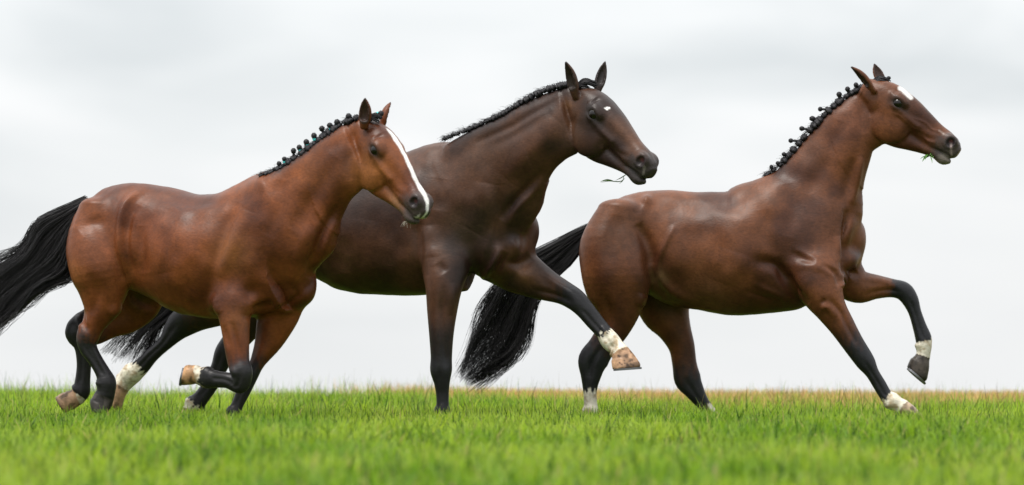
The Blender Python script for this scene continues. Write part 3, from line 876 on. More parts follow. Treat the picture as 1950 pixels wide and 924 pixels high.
H1 = dict(
    seed=11, label='reddish bay horse with a long white blaze, nearest of the three', base=(-1.9, -0.75, 0.0),
    coat=((0.150, 0.042, 0.0115), (0.070, 0.0175, 0.005), (0.27, 0.12, 0.045)),
    head=[((58, -2, -37), (715.7, 290), 2), ((181, 4, -23), (789.4, 391), 2), ((58, 6, 40), (770, 288), 1.5), ((188, -41, 0), (774, 434), 1), ((199, 6, 2), (814, 384), 1), ((3, 14, 0), (715, 229), 1.5), ((80, -79, -14), (690, 369), 0.6)],
    head_y=-1.22, head_rot=(0.5, 0.9, 0),
    body=[('torso', body1()),
          ('neck', [(478, 362, 568, 520, -0.98, 46), (525, 326, 608, 505, -1.07, 47), (570, 299, 622, 452, -1.12, 37), (612, 267, 638, 413, -1.16, 32), (645, 245, 656, 386, -1.2, 27), (678, 236, 682, 362, -1.23, 22)])],
    lumps=[(560, 540, -0.92, 40, 46, 40, 0.05)],
    legs=dict(
        near_fore=dict(st=leg([(440, 462, 522, 480, 20), (412, 525, 512, 545, 39), (405, 575, 496, 578, 33), (416, 606, 478, 603, 27), (426, 655, 475, 652, 20), (433, 690, 476, 690, 16), (441, 712, 481, 708, 17), (443, 720, 470, 744, 16), (432, 709, 438, 741, 13), (412, 706, 416, 739, 12), (393, 700, 396, 740, 14.5), (373, 694, 377, 731, 13)], [(0, -0.90), (1, -0.98), (2, -1.05), (4, -1.1), (6, -1.13), (8, -1.1), (11, -0.98)]),
                       hoof=[(374, 694, 377, 729, -0.99, 14), (363, 694, 364, 733, -0.97, 17), (352, 699, 344, 735, -0.95, 18.5)],
                       black=(4.2, 5.6), white=10.35, hoofcol=(0.30, 0.17, 0.085), shoe=1),
        far_fore=dict(st=leg([(475, 520, 590, 540, 40), (476, 570, 583, 575, 36), (487, 611, 566, 608, 27), (482, 650, 541, 650, 20), (474, 690, 507, 690, 16), (463, 716, 492, 718, 16), (450, 742, 480, 742, 13), (441, 768, 465, 770, 11.5), (433, 784, 459, 786, 13.5), (433, 797, 452, 798, 12)], [(0, -0.85), (9, -0.86)]),
                      hoof=[(431, 795, 456, 795, -0.86, 14), (430, 812, 464, 812, -0.86, 18)], black=(3.2, 4.6), hoofcol=HOOF_DARK),
        near_hind=dict(st=leg([(150, 400, 235, 405, 44), (127, 455, 244, 465, 50), (131, 505, 247, 515, 48), (146, 550, 244, 548, 38), (156, 585, 226, 590, 28), (154, 612, 201, 622, 21), (146, 638, 188, 648, 18), (150, 663, 186, 662, 14), (166, 686, 198, 686, 12.5), (180, 710, 211, 708, 12.5), (185, 730, 221, 728, 15.5), (182, 750, 218, 756, 14)], [(0, -0.60), (2, -0.68), (11, -0.67)]),
                       hoof=[(179, 748, 217, 760, -0.66, 15), (172, 764, 212, 776, -0.66, 17), (176, 784, 201, 791, -0.66, 19)], black=(5.0, 6.4), hoofcol=HOOF_DARK),
        far_hind=dict(st=leg([(170, 420, 265, 430, 42), (178, 490, 300, 505, 42), (190, 545, 314, 570, 34), (188, 575, 285, 607, 26), (172, 585, 240, 632, 21), (148, 594, 205, 648, 18), (127, 620, 180, 650, 16), (140, 655, 178, 662, 14), (146, 690, 174, 694, 12), (143, 722, 172, 726, 12.5), (137, 742, 172, 746, 15), (131, 745, 160, 766, 13.5)], [(0, -0.25), (3, -0.22), (6, -0.28), (11, -0.24)]),
                      hoof=[(134, 744, 160, 768, -0.24, 15), (120, 747, 144, 778, -0.24, 17.5), (105, 757, 124, 787, -0.24, 19.5)], black=(3.9, 5.6), white=10.7, hoofcol=HOOF_TAN),
    ),
    ears=[((694, 236, -1.32), (695.5, 187, -1.36), (-0.35, -1, 0.1), 12, 9), ((729, 236, -1.12), (743, 195, -1.10), (0.7, 0.2, -0.2), 11, 8)],
    crest=[(497, 334), (530, 321), (573, 292), (617, 259), (650, 236), (680, 224)], mane_y=[(490, -1.06), (600, -1.14), (700, -1.22)],
    mane_lumps=26, mane_r=[3, 6, 7, 7.5, 7.5, 6], mane_hair=700, mane_hair_pow=1.3, mane_len=0.5,
    braids=[(664, 222, 5.4), (642, 233, 5.2), (628, 239, 5.0), (613, 245, 5.2), (598, 259, 5.0), (583.5, 271, 5.0), (570, 281, 4.8), (559, 287.5, 4.8), (541.5, 303, 4.2), (531.5, 312, 4.2), (522.5, 323, 3.6), (725.5, 216.5, 5.2)], bands=(0, 1, 2, 4, 5, 6, 8, 10, 11),
    forelock=[[(700, 226, -1.24), (712, 217, -1.26), (724, 222, -1.27)], [(701, 230, -1.27), (712, 223, -1.29), (722, 230, -1.29)], [(704, 232, -1.28), (713, 229, -1.30), (720, 236, -1.30)]],
    tail=[[(165, 385, -0.42), (120, 407, -0.42), (78, 430, -0.41), (52, 468, -0.40), (0, 492, -0.38), (-55, 510, -0.37)], [(165, 385, -0.42), (118, 408, -0.42), (72, 432, -0.41), (55, 480, -0.40), (0, 535, -0.38), (-60, 590, -0.37)], [(158, 400, -0.44), (125, 430, -0.44), (95, 475, -0.44), (45, 530, -0.42), (-50, 625, -0.4)], [(150, 420, -0.46), (128, 470, -0.47), (105, 515, -0.46), (55, 555, -0.45), (-30, 650, -0.42)], [(148, 430, -0.45), (138, 490, -0.46), (128, 530, -0.45), (75, 548, -0.44), (0, 610, -0.42)]],
    tail_n=2800, tail_spread=0.020, tail_frizz=0.030,
    whiskers=[((186, -42, -4), (-0.01, -0.03))],
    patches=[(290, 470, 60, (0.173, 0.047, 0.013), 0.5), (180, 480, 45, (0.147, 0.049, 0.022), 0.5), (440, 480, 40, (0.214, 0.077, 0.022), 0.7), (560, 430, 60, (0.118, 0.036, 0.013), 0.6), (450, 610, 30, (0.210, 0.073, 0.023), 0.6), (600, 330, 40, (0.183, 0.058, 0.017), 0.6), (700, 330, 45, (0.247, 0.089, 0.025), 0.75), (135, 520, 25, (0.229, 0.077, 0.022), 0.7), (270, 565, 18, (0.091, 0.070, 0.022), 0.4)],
    strokes=[([(272, 364), (250, 376), (234, 397), (227, 430), (229, 470), (236, 500), (243, 532)], 6, 5), ([(262, 388), (247, 412), (241, 445), (243, 485), (252, 520)], 6, -3.2), ([(244, 537)], 9, 4),
             ([(150, 440), (170, 424), (200, 420)], 10, -2.5), ([(170, 520), (185, 560), (175, 600)], 8, -2.5), ([(160, 590), (158, 615), (168, 632)], 5, -3.5), ([(149, 600), (150, 625)], 4, 2.5),
             ([(452, 385), (424, 455), (404, 520), (400, 570)], 11, -3.5), ([(470, 400), (440, 470), (418, 530)], 14, 3), ([(408, 560), (405, 580), (415, 600)], 8, 3),
             ([(443, 615), (450, 650), (455, 690)], 4, -2.6), ([(425, 620), (435, 660)], 4, -1.6),
             ([(478, 556)], 14, -4), ([(480, 592), (500, 586), (520, 578)], 8, -6), ([(465, 602), (495, 606), (530, 592), (562, 568), (588, 540)], 5, -4), ([(545, 552)], 13, 1.5), ([(575, 560)], 12, 2.5), ([(561, 545), (567, 568)], 4, -2),
             ([(500, 470), (505, 540)], 12, -1.5),
             ([(646, 392), (618, 440), (598, 490), (586, 530)], 8, -6), ([(660, 388), (632, 432), (614, 480)], 7, 2.5), ([(668, 255), (663, 300), (668, 345)], 9, -2), ([(640, 300), (600, 370), (560, 440)], 16, -3), ([(540, 345), (530, 400), (510, 450)], 14, -2.5),
             ([(300, 372), (350, 385), (420, 378)], 9, -2), ([(320, 400), (300, 460), (310, 520)], 22, 2.5), ([(265, 430), (268, 480), (275, 520)], 12, -3), ([(250, 560), (275, 575), (300, 585)], 9, -5, 0), ([(205, 600), (235, 585)], 9, 3),
             ([(165, 650), (185, 690), (200, 720)], 3, -1.6), ([(440, 700), (450, 716)], 5, 2)],
    paint=paint1)

# ======================= horse 2 : dark brown with the star
y2 = lin(960, -0.10, 480, 0.58)
def body2():
    top = [(430, 412, 422, 470, 24), (468, 384, 460, 505, 64), (530, 362, 522, 515, 82), (600, 346, 598, 528, 84), (655, 328, 652, 551, 88), (720, 308, 712, 563, 92), (785, 292, 776, 567, 88), (845, 270, 848, 562, 80), (900, 275, 908, 548, 70), (955, 340, 960, 530, 52)]
    return [(a, b, c, d, y2((a + c) / 2), w) for a, b, c, d, w in top]
def paint2(col, u, v, w, P2, nrm, jag, hm, blend):
    d = np.abs(P2[:, 0] - 1156) / 6.0 + np.abs(P2[:, 1] - 206) / 5.0
    col = blend(col, (0.78, 0.76, 0.74), smooth01(1.15, 0.75, d + jag * 1.4) * (nrm[:, 1] < 0.3))
    sn = smooth01(1.3, 0.7, np.abs(P2[:, 0] - (1226 + (P2[:, 1] - 325) * -0.15)) / 2.6) * (np.abs(P2[:, 1] - 325) < 9) * (nrm[:, 1] < 0.3)
    col = blend(col, (0.55, 0.48, 0.44), sn * 0.15)
    rn = np.exp(-(((u - 125) / 40) ** 2 + ((v - 14) / 12) ** 2)) * hm
    return blend(col, (0.13, 0.058, 0.032), rn * 0.7)

H2 = dict(
    seed=23, root_w=13, knob=0.85, label='dark brown horse with a small white star on its forehead, between the other two', base=(-0.9, 0.25, 0.0),
    coat=((0.062, 0.026, 0.0135), (0.020, 0.0098, 0.0075), (0.1, 0.05, 0.03)), points=(0.010, 0.0095, 0.011), muzzle=(0.030, 0.025, 0.025),
    head=[((58, -2, -37), (1130, 224), 2), ((181, 4, -23), (1214.8, 313.6), 2), ((58, 6, 40), (1184, 222), 1.5), ((188, -41, 0), (1194, 360), 1), ((199, 6, 2), (1239, 307), 1), ((3, 14, 0), (1116, 160), 1.5), ((80, -79, -14), (1108, 312), 0.6)],
    head_y=-0.42, head_rot=(0.5, 0.75, 0),
    body=[('torso', body2()),
          ('neck', [(845, 300, 968, 480, -0.06, 50), (895, 258, 1003, 440, -0.14, 50), (940, 239, 1020, 382, -0.22, 40), (990, 210, 1038, 340, -0.30, 34), (1035, 186, 1060, 314, -0.36, 28), (1078, 175, 1085, 298, -0.41, 22)])],
    lumps=[(985, 440, 0.02, 42, 52, 46, 0.05), (955, 480, -0.08, 46, 50, 42, 0.09)],
    legs=dict(
        near_fore=dict(st=leg([(830, 375, 912, 392, 22), (802, 440, 912, 465, 38), (803, 500, 893, 515, 37), (810, 545, 880, 552, 30), (813, 590, 871, 592, 24), (817, 637, 864, 637, 20), (820, 678, 861, 680, 17), (819, 705, 861, 706, 18), (826, 727, 857, 729, 15), (830, 748, 855, 748, 12), (831, 768, 855, 769, 12.5), (829, 782, 857, 782, 14), (832, 794, 856, 794, 13)], [(0, 0.03), (1, -0.05), (2, -0.14), (3, -0.19), (5, -0.21), (12, -0.19)]),
                       hoof=[(829, 792, 858, 792, -0.19, 15), (824, 809, 866, 809, -0.20, 19)], black=(4.0, 6.6), hoofcol=HOOF_DARK),
        far_fore=dict(st=leg([(975, 430, 915, 530, 42), (1002, 462, 955, 553, 38), (1020, 487, 990, 563, 30), (1050, 514, 1030, 572, 23), (1078, 534, 1066, 580, 19), (1104, 551, 1088, 592, 17.5), (1122, 572, 1106, 608, 15.5), (1140, 595, 1121, 625, 12.5), (1159, 619, 1137, 642, 12.5), (1178, 640, 1148, 661, 15.5), (1190, 657, 1165, 673, 13), (1198, 668, 1170, 680, 13.5)], [(0, 0.02), (3, -0.03), (5, -0.12), (11, -0.25)]),
                      hoof=[(1198, 664, 1164, 679, -0.25, 14.5), (1210, 681, 1163, 689, -0.26, 18), (1222, 700, 1165, 704, -0.27, 21)], black=(3.4, 4.6), back=-1, white=8.35, hoofcol=(0.42, 0.25, 0.15), shoe=-1,
                      nails=[(1180, 691), (1184, 694), (1190, 692), (1195, 695), (1201, 693), (1206, 696), (1189, 687), (1199, 688), (1177, 677), (1180, 679)]),
        near_hind=dict(st=leg([(452, 405, 550, 410, 44), (436, 455, 562, 470, 48), (430, 505, 555, 530, 46), (412, 540, 515, 575, 36), (378, 562, 455, 606, 26), (345, 580, 405, 620, 21), (322, 602, 362, 638, 18), (302, 645, 328, 660, 13.5), (277, 669, 302, 683, 12.5), (256, 689, 284, 706, 13), (240, 698, 266, 725, 16), (222, 712, 245, 744, 13.5)], [(0, 0.42), (3, 0.38), (6, 0.55), (11, 0.68)]),
                       hoof=[(221, 716, 243, 748, 0.68, 15), (211, 738, 234, 766, 0.69, 18), (200, 760, 228, 788, 0.70, 20)], black=(4.4, 5.8), white=9.25, hoofcol=HOOF_TAN),
        far_hind=dict(st=leg([(455, 420, 570, 430, 42), (462, 490, 575, 510, 42), (468, 550, 560, 570, 34), (445, 600, 510, 620, 24), (424, 640, 470, 660, 19), (410, 664, 448, 682, 17), (403, 692, 433, 704, 14), (390, 722, 417, 735, 12.5), (370, 750, 398, 763, 13), (354, 764, 387, 780, 15.5), (350, 778, 378, 788, 13)], [(0, 0.75), (10, 0.80)]),
                      hoof=[(348, 776, 380, 786, 0.80, 15), (338, 796, 380, 801, 0.80, 19)], black=(3.0, 4.4), white=8.85, hoofcol=HOOF_TAN),
    ),
    ears=[((1094, 176, -0.50), (1078, 117, -0.54), (-0.75, -1, 0.15), 11.5, 9), ((1139, 169, -0.30), (1152.5, 117, -0.28), (0.05, -1, 0.0), 10.5, 8)],
    crest=[(845, 265), (884, 250), (920, 234), (960, 215), (1000, 191), (1040, 171), (1082, 160)], mane_y=[(845, -0.08), (960, -0.24), (1090, -0.40)],
    mane_lumps=40, mane_r=[2.5, 4, 5, 6, 6.5, 6], mane_flat=1.7, mane_hair=900, mane_hair_pow=1.2, mane_len=0.6,
    braids=[(862, 257, 4.2), (872, 255, 3.6), (924, 229, 3.8), (968, 207, 3.8), (990, 193, 3.6), (1018, 177, 3.8), (1068, 160, 3.8), (1131, 158, 4.0)], bands=(),
    forelock=[[(1096, 162, -0.42), (1112, 150, -0.44), (1134, 156, -0.44)], [(1098, 166, -0.45), (1114, 156, -0.47), (1134, 162, -0.46)], [(1100, 170, -0.46), (1114, 163, -0.48), (1130, 167, -0.47)]],
    tail=[[(440, 410, 0.66), (385, 470, 0.68), (320, 550, 0.68), (250, 610, 0.68), (195, 665, 0.7)], [(445, 420, 0.65), (400, 490, 0.66), (330, 570, 0.66), (262, 630, 0.67), (222, 680, 0.68)], [(440, 430, 0.66), (400, 510, 0.66), (340, 580, 0.66), (292, 630, 0.66), (262, 690, 0.66)], [(450, 440, 0.66), (405, 520, 0.66), (335, 590, 0.66), (300, 625, 0.66), (285, 690, 0.66)]],
    tail_n=1500, tail_spread=0.012, tail_frizz=0.018,
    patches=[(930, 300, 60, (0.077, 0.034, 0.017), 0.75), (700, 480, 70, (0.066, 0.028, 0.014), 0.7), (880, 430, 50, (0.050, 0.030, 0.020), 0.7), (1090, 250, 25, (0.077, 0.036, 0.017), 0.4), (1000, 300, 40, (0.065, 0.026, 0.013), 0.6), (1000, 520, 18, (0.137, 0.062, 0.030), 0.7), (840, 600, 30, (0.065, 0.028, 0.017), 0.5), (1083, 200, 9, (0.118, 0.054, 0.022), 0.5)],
    strokes=[([(795, 420), (798, 470), (806, 530)], 9, -4), ([(815, 430), (822, 490)], 14, 3), ([(835, 500), (848, 520)], 8, -2.5), ([(845, 545), (842, 600), (846, 660), (850, 700)], 5, -2.4), ([(862, 540), (858, 600)], 6, 2),
             ([(945, 350), (950, 400), (946, 440), (948, 470)], 9, -4), ([(950, 470), (947, 490), (935, 512), (918, 532)], 6, 5), ([(962, 480), (952, 505), (935, 528)], 7, -7), ([(965, 500), (990, 505), (1012, 488)], 9, -7), ([(985, 470)], 16, 4), ([(1000, 440), (990, 480)], 6, -2.5), ([(975, 455), (985, 490)], 5, 2),
             ([(900, 440), (920, 400), (930, 350)], 22, 4), ([(1036, 340), (1008, 370), (985, 395), (968, 430)], 7, 4), ([(1040, 322), (1000, 365), (972, 395), (955, 420)], 8, -5), ([(1060, 230), (1010, 290), (965, 340)], 18, 3), ([(1050, 210), (990, 250), (930, 280)], 10, -2.5), ([(905, 272), (960, 246), (1010, 216), (1060, 190)], 6, -3),
             ([(1080, 200), (1076, 240), (1080, 280)], 8, -1.5), ([(840, 340), (830, 400)], 16, -2.5), ([(1000, 525)], 14, 3), ([(1010, 552), (1050, 560), (1090, 575)], 5, -2.5), ([(1030, 515), (1060, 540), (1095, 560)], 6, 2), ([(1145, 620), (1158, 640)], 6, 1.5), ([(1160, 655), (1170, 664)], 4, -2), ([(1172, 668), (1195, 660)], 3, 1.2),
             ([(700, 420), (690, 500), (720, 540)], 24, 2), ([(640, 450), (650, 520)], 16, -2)],
    paint=paint2)

# ======================= horse 3 : brown bay in front
y3 = lin(1103, 0.76, 1648, 0.45)
def body3():
    top = [(1135, 427, 1124, 475, 22), (1165, 392, 1158, 530, 64), (1205, 368, 1200, 555, 82), (1255, 363, 1255, 565, 76), (1320, 366, 1318, 588, 80), (1388, 366, 1395, 601, 90), (1440, 346, 1452, 600, 88), (1490, 330, 1512, 590, 78), (1545, 340, 1565, 568, 66), (1592, 405, 1600, 535, 48)]
    return [(a, b, c, d, y3((a + c) / 2), w) for a, b, c, d, w in top]
def paint3(col, u, v, w, P2, nrm, jag, hm, blend):
    pts = [(1714, 168), (1723, 175), (1735, 186)]
    d = poly_dist(P2, pts)
    col = blend(col, (0.66, 0.63, 0.60), smooth01(1.5, 0.5, d / 3.9 + jag * 0.5) * (nrm[:, 1] < 0.6))
    d = poly_dist(P2, [(1789, 249), (1797, 255)])
    col = blend(col, (0.4, 0.32, 0.28), smooth01(1.3, 0.5, d / 2.0 + jag * 0.5) * (nrm[:, 1] < 0.4) * 0.35)
    d = poly_dist(P2, [(1811, 275), (1812, 296)])
    col = blend(col, (0.55, 0.42, 0.38), smooth01(1.3, 0.7, d / 2.4 + jag * 0.5) * (nrm[:, 1] < 0.4) * 0.3)
    ch = smooth01(15, 8, np.sqrt(((u - 192) / 1.2) ** 2 + (v + 32) ** 2)) * hm
    return blend(col, (0.20, 0.17, 0.14), ch * 0.6)

H3 = dict(
    seed=37, label='brown bay horse with raised head leading the group on the right', base=(1.3, 0.6, 0.0),
    coat=((0.112, 0.037, 0.0135), (0.050, 0.0155, 0.0065), (0.18, 0.085, 0.045)), points=(0.010, 0.010, 0.012), muzzle=(0.055, 0.045, 0.042),
    head=[((58, -2, -37), (1707, 199.6), 2), ((181, 4, -23), (1802, 275.5), 2), ((58, 12, 36), (1741, 190), 0.8), ((188, -41, 0), (1787, 316), 1), ((200, 4, 2), (1818, 276), 1), ((3, 14, 0), (1674, 153), 1.5), ((80, -79, -14), (1675, 279), 0.6)],
    head_y=0.40, head_rot=(0.2, 0.72, 0),
    body=[('torso', body3()),
          ('neck', [(1452, 355, 1595, 505, 0.53, 48), (1485, 318, 1628, 450, 0.50, 50), (1520, 284, 1634, 385, 0.47, 40), (1560, 240, 1641, 340, 0.44, 34), (1598, 204, 1648, 304, 0.42, 28), (1640, 178, 1672, 282, 0.41, 22)])],
    lumps=[(1612, 455, 0.58, 38, 52, 44, 0.03), (1590, 500, 0.5, 40, 40, 44, 0.05)],
    legs=dict(
        near_fore=dict(st=leg([(1485, 395, 1570, 412, 20), (1484, 455, 1600, 470, 38), (1497, 515, 1606, 520, 40), (1522, 560, 1610, 556, 33), (1549, 592, 1616, 586, 26), (1575, 622, 1631, 618, 21), (1600, 655, 1648, 652, 17.5), (1628, 692, 1668, 686, 18), (1647, 712, 1675, 708, 15), (1662, 736, 1688, 730, 12.5), (1675, 758, 1699, 748, 12.5), (1686, 773, 1711, 753, 15), (1703, 784, 1726, 765, 13.5)], [(0, 0.49), (1, 0.43), (2, 0.35), (3, 0.31), (12, 0.30)]),
                       hoof=[(1704, 787, 1727, 763, 0.30, 15), (1718, 797, 1742, 775, 0.30, 18), (1731, 806, 1762, 796, 0.30, 20)], black=(4.2, 6.6), white=10.35, hoofcol=(0.30, 0.22, 0.15)),
        far_fore=dict(st=leg([(1610, 455, 1570, 530, 38), (1628, 490, 1595, 566, 34), (1645, 514, 1628, 577, 27), (1670, 523, 1666, 570, 21), (1699, 531, 1700, 567, 18), (1729, 539, 1712, 571, 18), (1745, 560, 1722, 584, 16), (1753, 588, 1731, 600, 13), (1763, 616, 1738, 624, 12.5), (1774, 642, 1743, 646, 14.5), (1774, 657, 1745, 660, 13.5), (1771, 682, 1744, 679, 12.5)], [(0, 0.62), (5, 0.62), (11, 0.60)]),
                      hoof=[(1771, 681, 1741, 678, 0.60, 13), (1770, 698, 1731, 690, 0.60, 17), (1763, 731, 1727, 699, 0.60, 19)], black=(3.4, 4.4), back=-1, white=9.35, hoofcol=(0.05, 0.04, 0.032), shoe=-1),
        near_hind=dict(st=leg([(1135, 405, 1230, 405, 44), (1105, 460, 1240, 465, 50), (1106, 515, 1243, 515, 51), (1116, 555, 1236, 562, 43), (1134, 590, 1219, 598, 33), (1137, 620, 1200, 630, 24), (1118, 656, 1176, 662, 19), (1099, 686, 1160, 688, 17), (1105, 714, 1146, 714, 14), (1110, 742, 1137, 742, 11.5), (1112, 765, 1137, 767, 11.5), (1111, 783, 1139, 783, 14), (1112, 795, 1137, 795, 13)], [(0, 0.58), (2, 0.52), (12, 0.54)]),
                       hoof=[(1111, 793, 1140, 793, 0.55, 15), (1106, 809, 1147, 809, 0.55, 19)], black=(5.0, 6.5), white=9.05, hoofcol=HOOF_TAN),
        far_hind=dict(st=leg([(1160, 430, 1270, 440, 42), (1180, 500, 1305, 515, 44), (1200, 555, 1316, 560, 40), (1220, 600, 1318, 592, 33), (1250, 630, 1319, 625, 26), (1272, 660, 1324, 660, 20), (1280, 695, 1327, 692, 17), (1283, 724, 1336, 720, 16), (1301, 746, 1343, 741, 14), (1318, 764, 1350, 760, 12.5), (1331, 777, 1358, 774, 12.5), (1338, 787, 1364, 783, 14), (1346, 797, 1368, 793, 13)], [(0, 0.92), (12, 0.92)]),
                      hoof=[(1343, 796, 1371, 792, 0.92, 15), (1347, 809, 1386, 807, 0.92, 19)], black=(5.2, 7.4), white=9.9, white_side=lambda P: smooth01(-1, 3, P[:, 0] - (1344 + (P[:, 1] - 765) * 0.45)), hoofcol=HOOF_TAN),
    ),
    ears=[((1659, 168, 0.30), (1621, 126, 0.26), (-0.7, -0.45, -0.9), 10, 8), ((1680, 156, 0.50), (1664.5, 122, 0.52), (0.1, -1, 0.5), 10.5, 7)],
    crest=[(1458, 334), (1487, 312), (1518, 276), (1549, 240), (1580, 209), (1606, 187), (1640, 166)], mane_y=[(1450, 0.52), (1650, 0.41)],
    mane_lumps=24, mane_r=[3, 6, 7, 7.5, 8, 7, 5], mane_hair=700, mane_hair_pow=1.6, mane_len=0.5,
    braids=[(1630, 162, 4.6), (1614, 170, 4.8), (1598, 180, 5.2), (1562, 208, 4.6), (1547, 226, 5.0), (1527, 245, 4.6), (1506, 268, 4.4), (1493, 294, 4.2), (1481, 311, 4.0), (1469, 318, 3.8), (1692, 149, 3.8)], bands=(),
    forelock=[[(1664, 152, 0.40), (1678, 146, 0.39), (1691, 152, 0.39)], [(1664, 155, 0.38), (1678, 150, 0.37), (1690, 155, 0.37)], [(1666, 158, 0.36), (1676, 153, 0.36), (1686, 157, 0.36)]],
    tail=[[(1140, 425, 0.78), (1100, 442, 0.79), (1050, 468, 0.80), (985, 505, 0.80), (935, 560, 0.8), (905, 630, 0.79), (880, 700, 0.78)], [(1135, 432, 0.78), (1095, 455, 0.80), (1050, 490, 0.80), (995, 535, 0.80), (958, 590, 0.80), (930, 650, 0.79), (885, 715, 0.78)], [(1128, 440, 0.77), (1095, 475, 0.79), (1055, 515, 0.80), (1010, 560, 0.80), (985, 620, 0.80), (950, 690, 0.79), (900, 730, 0.78)], [(1120, 450, 0.76), (1085, 500, 0.78), (1050, 530, 0.79), (1015, 575, 0.79), (1000, 640, 0.79), (975, 680, 0.79), (905, 725, 0.78)]],
    tail_n=2800, tail_spread=0.015, tail_frizz=0.026,
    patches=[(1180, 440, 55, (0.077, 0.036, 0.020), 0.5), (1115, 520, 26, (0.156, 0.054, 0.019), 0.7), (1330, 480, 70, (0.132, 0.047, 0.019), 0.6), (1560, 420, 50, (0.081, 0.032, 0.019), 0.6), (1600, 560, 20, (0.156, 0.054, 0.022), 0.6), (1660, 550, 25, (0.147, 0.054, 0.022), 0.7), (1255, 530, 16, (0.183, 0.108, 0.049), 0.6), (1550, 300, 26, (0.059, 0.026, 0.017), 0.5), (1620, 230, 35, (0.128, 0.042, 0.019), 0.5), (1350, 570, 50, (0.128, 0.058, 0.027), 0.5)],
    strokes=[([(1232, 383)], 8, 5), ([(1232, 384), (1222, 405), (1218, 430)], 7, 2), ([(1215, 425), (1230, 455), (1240, 490), (1242, 540)], 9, -6), ([(1248, 515), (1258, 485), (1272, 455), (1285, 430)], 5, 2.5), ([(1247, 500), (1256, 525), (1280, 553), (1320, 576)], 7, 3), ([(1225, 560), (1218, 585)], 8, 3), ([(1180, 410), (1168, 450), (1165, 500)], 12, -2.5), ([(1150, 560), (1160, 600), (1150, 640)], 8, -3), ([(1145, 660), (1128, 690), (1122, 720)], 5, -3),
             ([(1440, 498), (1475, 505), (1495, 530), (1515, 558), (1540, 580)], 9, -7), ([(1505, 480), (1530, 492), (1552, 502)], 7, -2.2), ([(1515, 475), (1545, 488), (1560, 500)], 5, 1.2), ([(1500, 505), (1545, 505), (1580, 515), (1600, 535)], 8, 2.2), ([(1565, 505), (1590, 520), (1600, 545)], 4, -4), ([(1604, 520), (1608, 535), (1602, 548)], 4, 4),
             ([(1612, 400), (1609, 440), (1606, 480), (1608, 520)], 5, -8), ([(1595, 450), (1600, 500)], 8, 3), ([(1628, 490)], 12, 3), ([(1617, 525), (1632, 515)], 7, -6), ([(1580, 570), (1602, 595), (1616, 625), (1630, 655)], 4, -3), ([(1562, 590), (1575, 585), (1590, 605)], 5, 2.5), ([(1566, 580), (1570, 568)], 3, -2),
             ([(1640, 300), (1632, 340), (1622, 390)], 6, 4), ([(1626, 300), (1615, 345), (1605, 395)], 9, -3), ([(1652, 190), (1642, 220), (1645, 255)], 9, -2), ([(1600, 230), (1575, 300), (1540, 370)], 16, -3), ([(1500, 350), (1510, 400), (1500, 450)], 14, -2.5), ([(1450, 400), (1460, 450), (1475, 490)], 12, -2.5), ([(1640, 530), (1680, 535), (1710, 545)], 4, 1.5), ([(1650, 560), (1690, 553), (1712, 556)], 4, -2.5),
             ([(1300, 400), (1360, 392), (1420, 395)], 12, -1.5), ([(1400, 480), (1380, 540)], 30, 2), ([(1430, 540), (1480, 560), (1500, 575)], 5, 1.5), ([(1420, 555), (1470, 572)], 4, -1.5)],
    head_strokes=[([(96, -6), (120, 2), (138, 0), (152, 6)], 2.0, 1.5), ([(88, -18), (110, -20), (128, -14)], 2.0, 1.2), ([(130, -20), (145, -22), (160, -16)], 2.0, 1.2), ([(60, -22), (80, -18), (95, -22)], 2.5, 1.2)],
    paint=paint3)

import time
_t0 = time.time()
roots = []
for H in (H1, H2, H3):
    roots.append(build_horse(H)); print('horse', round(time.time() - _t0, 1))

# ------------------------------------------------------------------ grass held in the mouths
def sprig(name, label, blades_px, col, wid):
    m = plain_material(name + ' green', col, 0.55, var=0.4)
    V = []; Fq = []
    for pts, w in blades_px:
        P = catmull([W(*q) for q in pts], 4); n = len(P); b0 = len(V)
        tg = unit(np.gradient(P, axis=0)); sd = unit(np.cross(tg, [0.25, 1.0, 0.15]))
        for i in range(n):
            ww = w * PX * wid * math.sin(math.pi * (0.12 + 0.86 * i / (n - 1))) 
            V += [P[i] - sd[i] * ww, P[i] + np.array([0, 0.0015, 0]), P[i] + sd[i] * ww]
        for i in range(n - 1):
            a = b0 + i * 3
            Fq += [(a, a + 1, a + 4, a + 3), (a + 1, a + 2, a + 5, a + 4)]
    o = W(*blades_px[0][0][0])
    ob = mesh_obj(name, V, Fq, m, origin=o); ob.location = o
    tag(ob, label, 'grass')
yh = -0.47
sprig('grass_sprig', 'thin green grass sprig hanging from the mouth of the dark brown horse', [([(1196, 330, yh), (1184, 338, yh - 0.05), (1172, 344, yh - 0.06)], 1.3), ([(1190, 340, yh), (1180, 346, yh - 0.05), (1160, 345, yh - 0.07), (1143, 348, yh - 0.08)], 1.2), ([(1188, 334, yh), (1186, 344, yh - 0.05), (1179, 350, yh - 0.06)], 1.1), ([(1168, 345, yh - 0.06), (1156, 343, yh - 0.075), (1143, 346, yh - 0.08)], 2.2)], (0.07, 0.13, 0.035), 0.75)
yh = 0.34; g_ = np.random.default_rng(4); bl_ = []
for q in range(15):
    x0 = 1771 + g_.normal(0, 4.5); y0 = 296 + g_.normal(0, 2.5); dx = -abs(g_.normal(6, 4)) + 2; dy = g_.normal(2, 2.5)
    bl_.append(([(x0 + 6, y0 - 2, yh + 0.03), (x0, y0, yh - 0.03), (x0 + dx, y0 + dy, yh - 0.045), (x0 + dx * 1.5, y0 + dy * 1.6 + 2, yh - 0.05)], 1.0))
sprig('grass_tuft', 'bunch of green grass blades in the mouth of the leading brown horse', bl_, (0.09, 0.24, 0.03), 1.0)
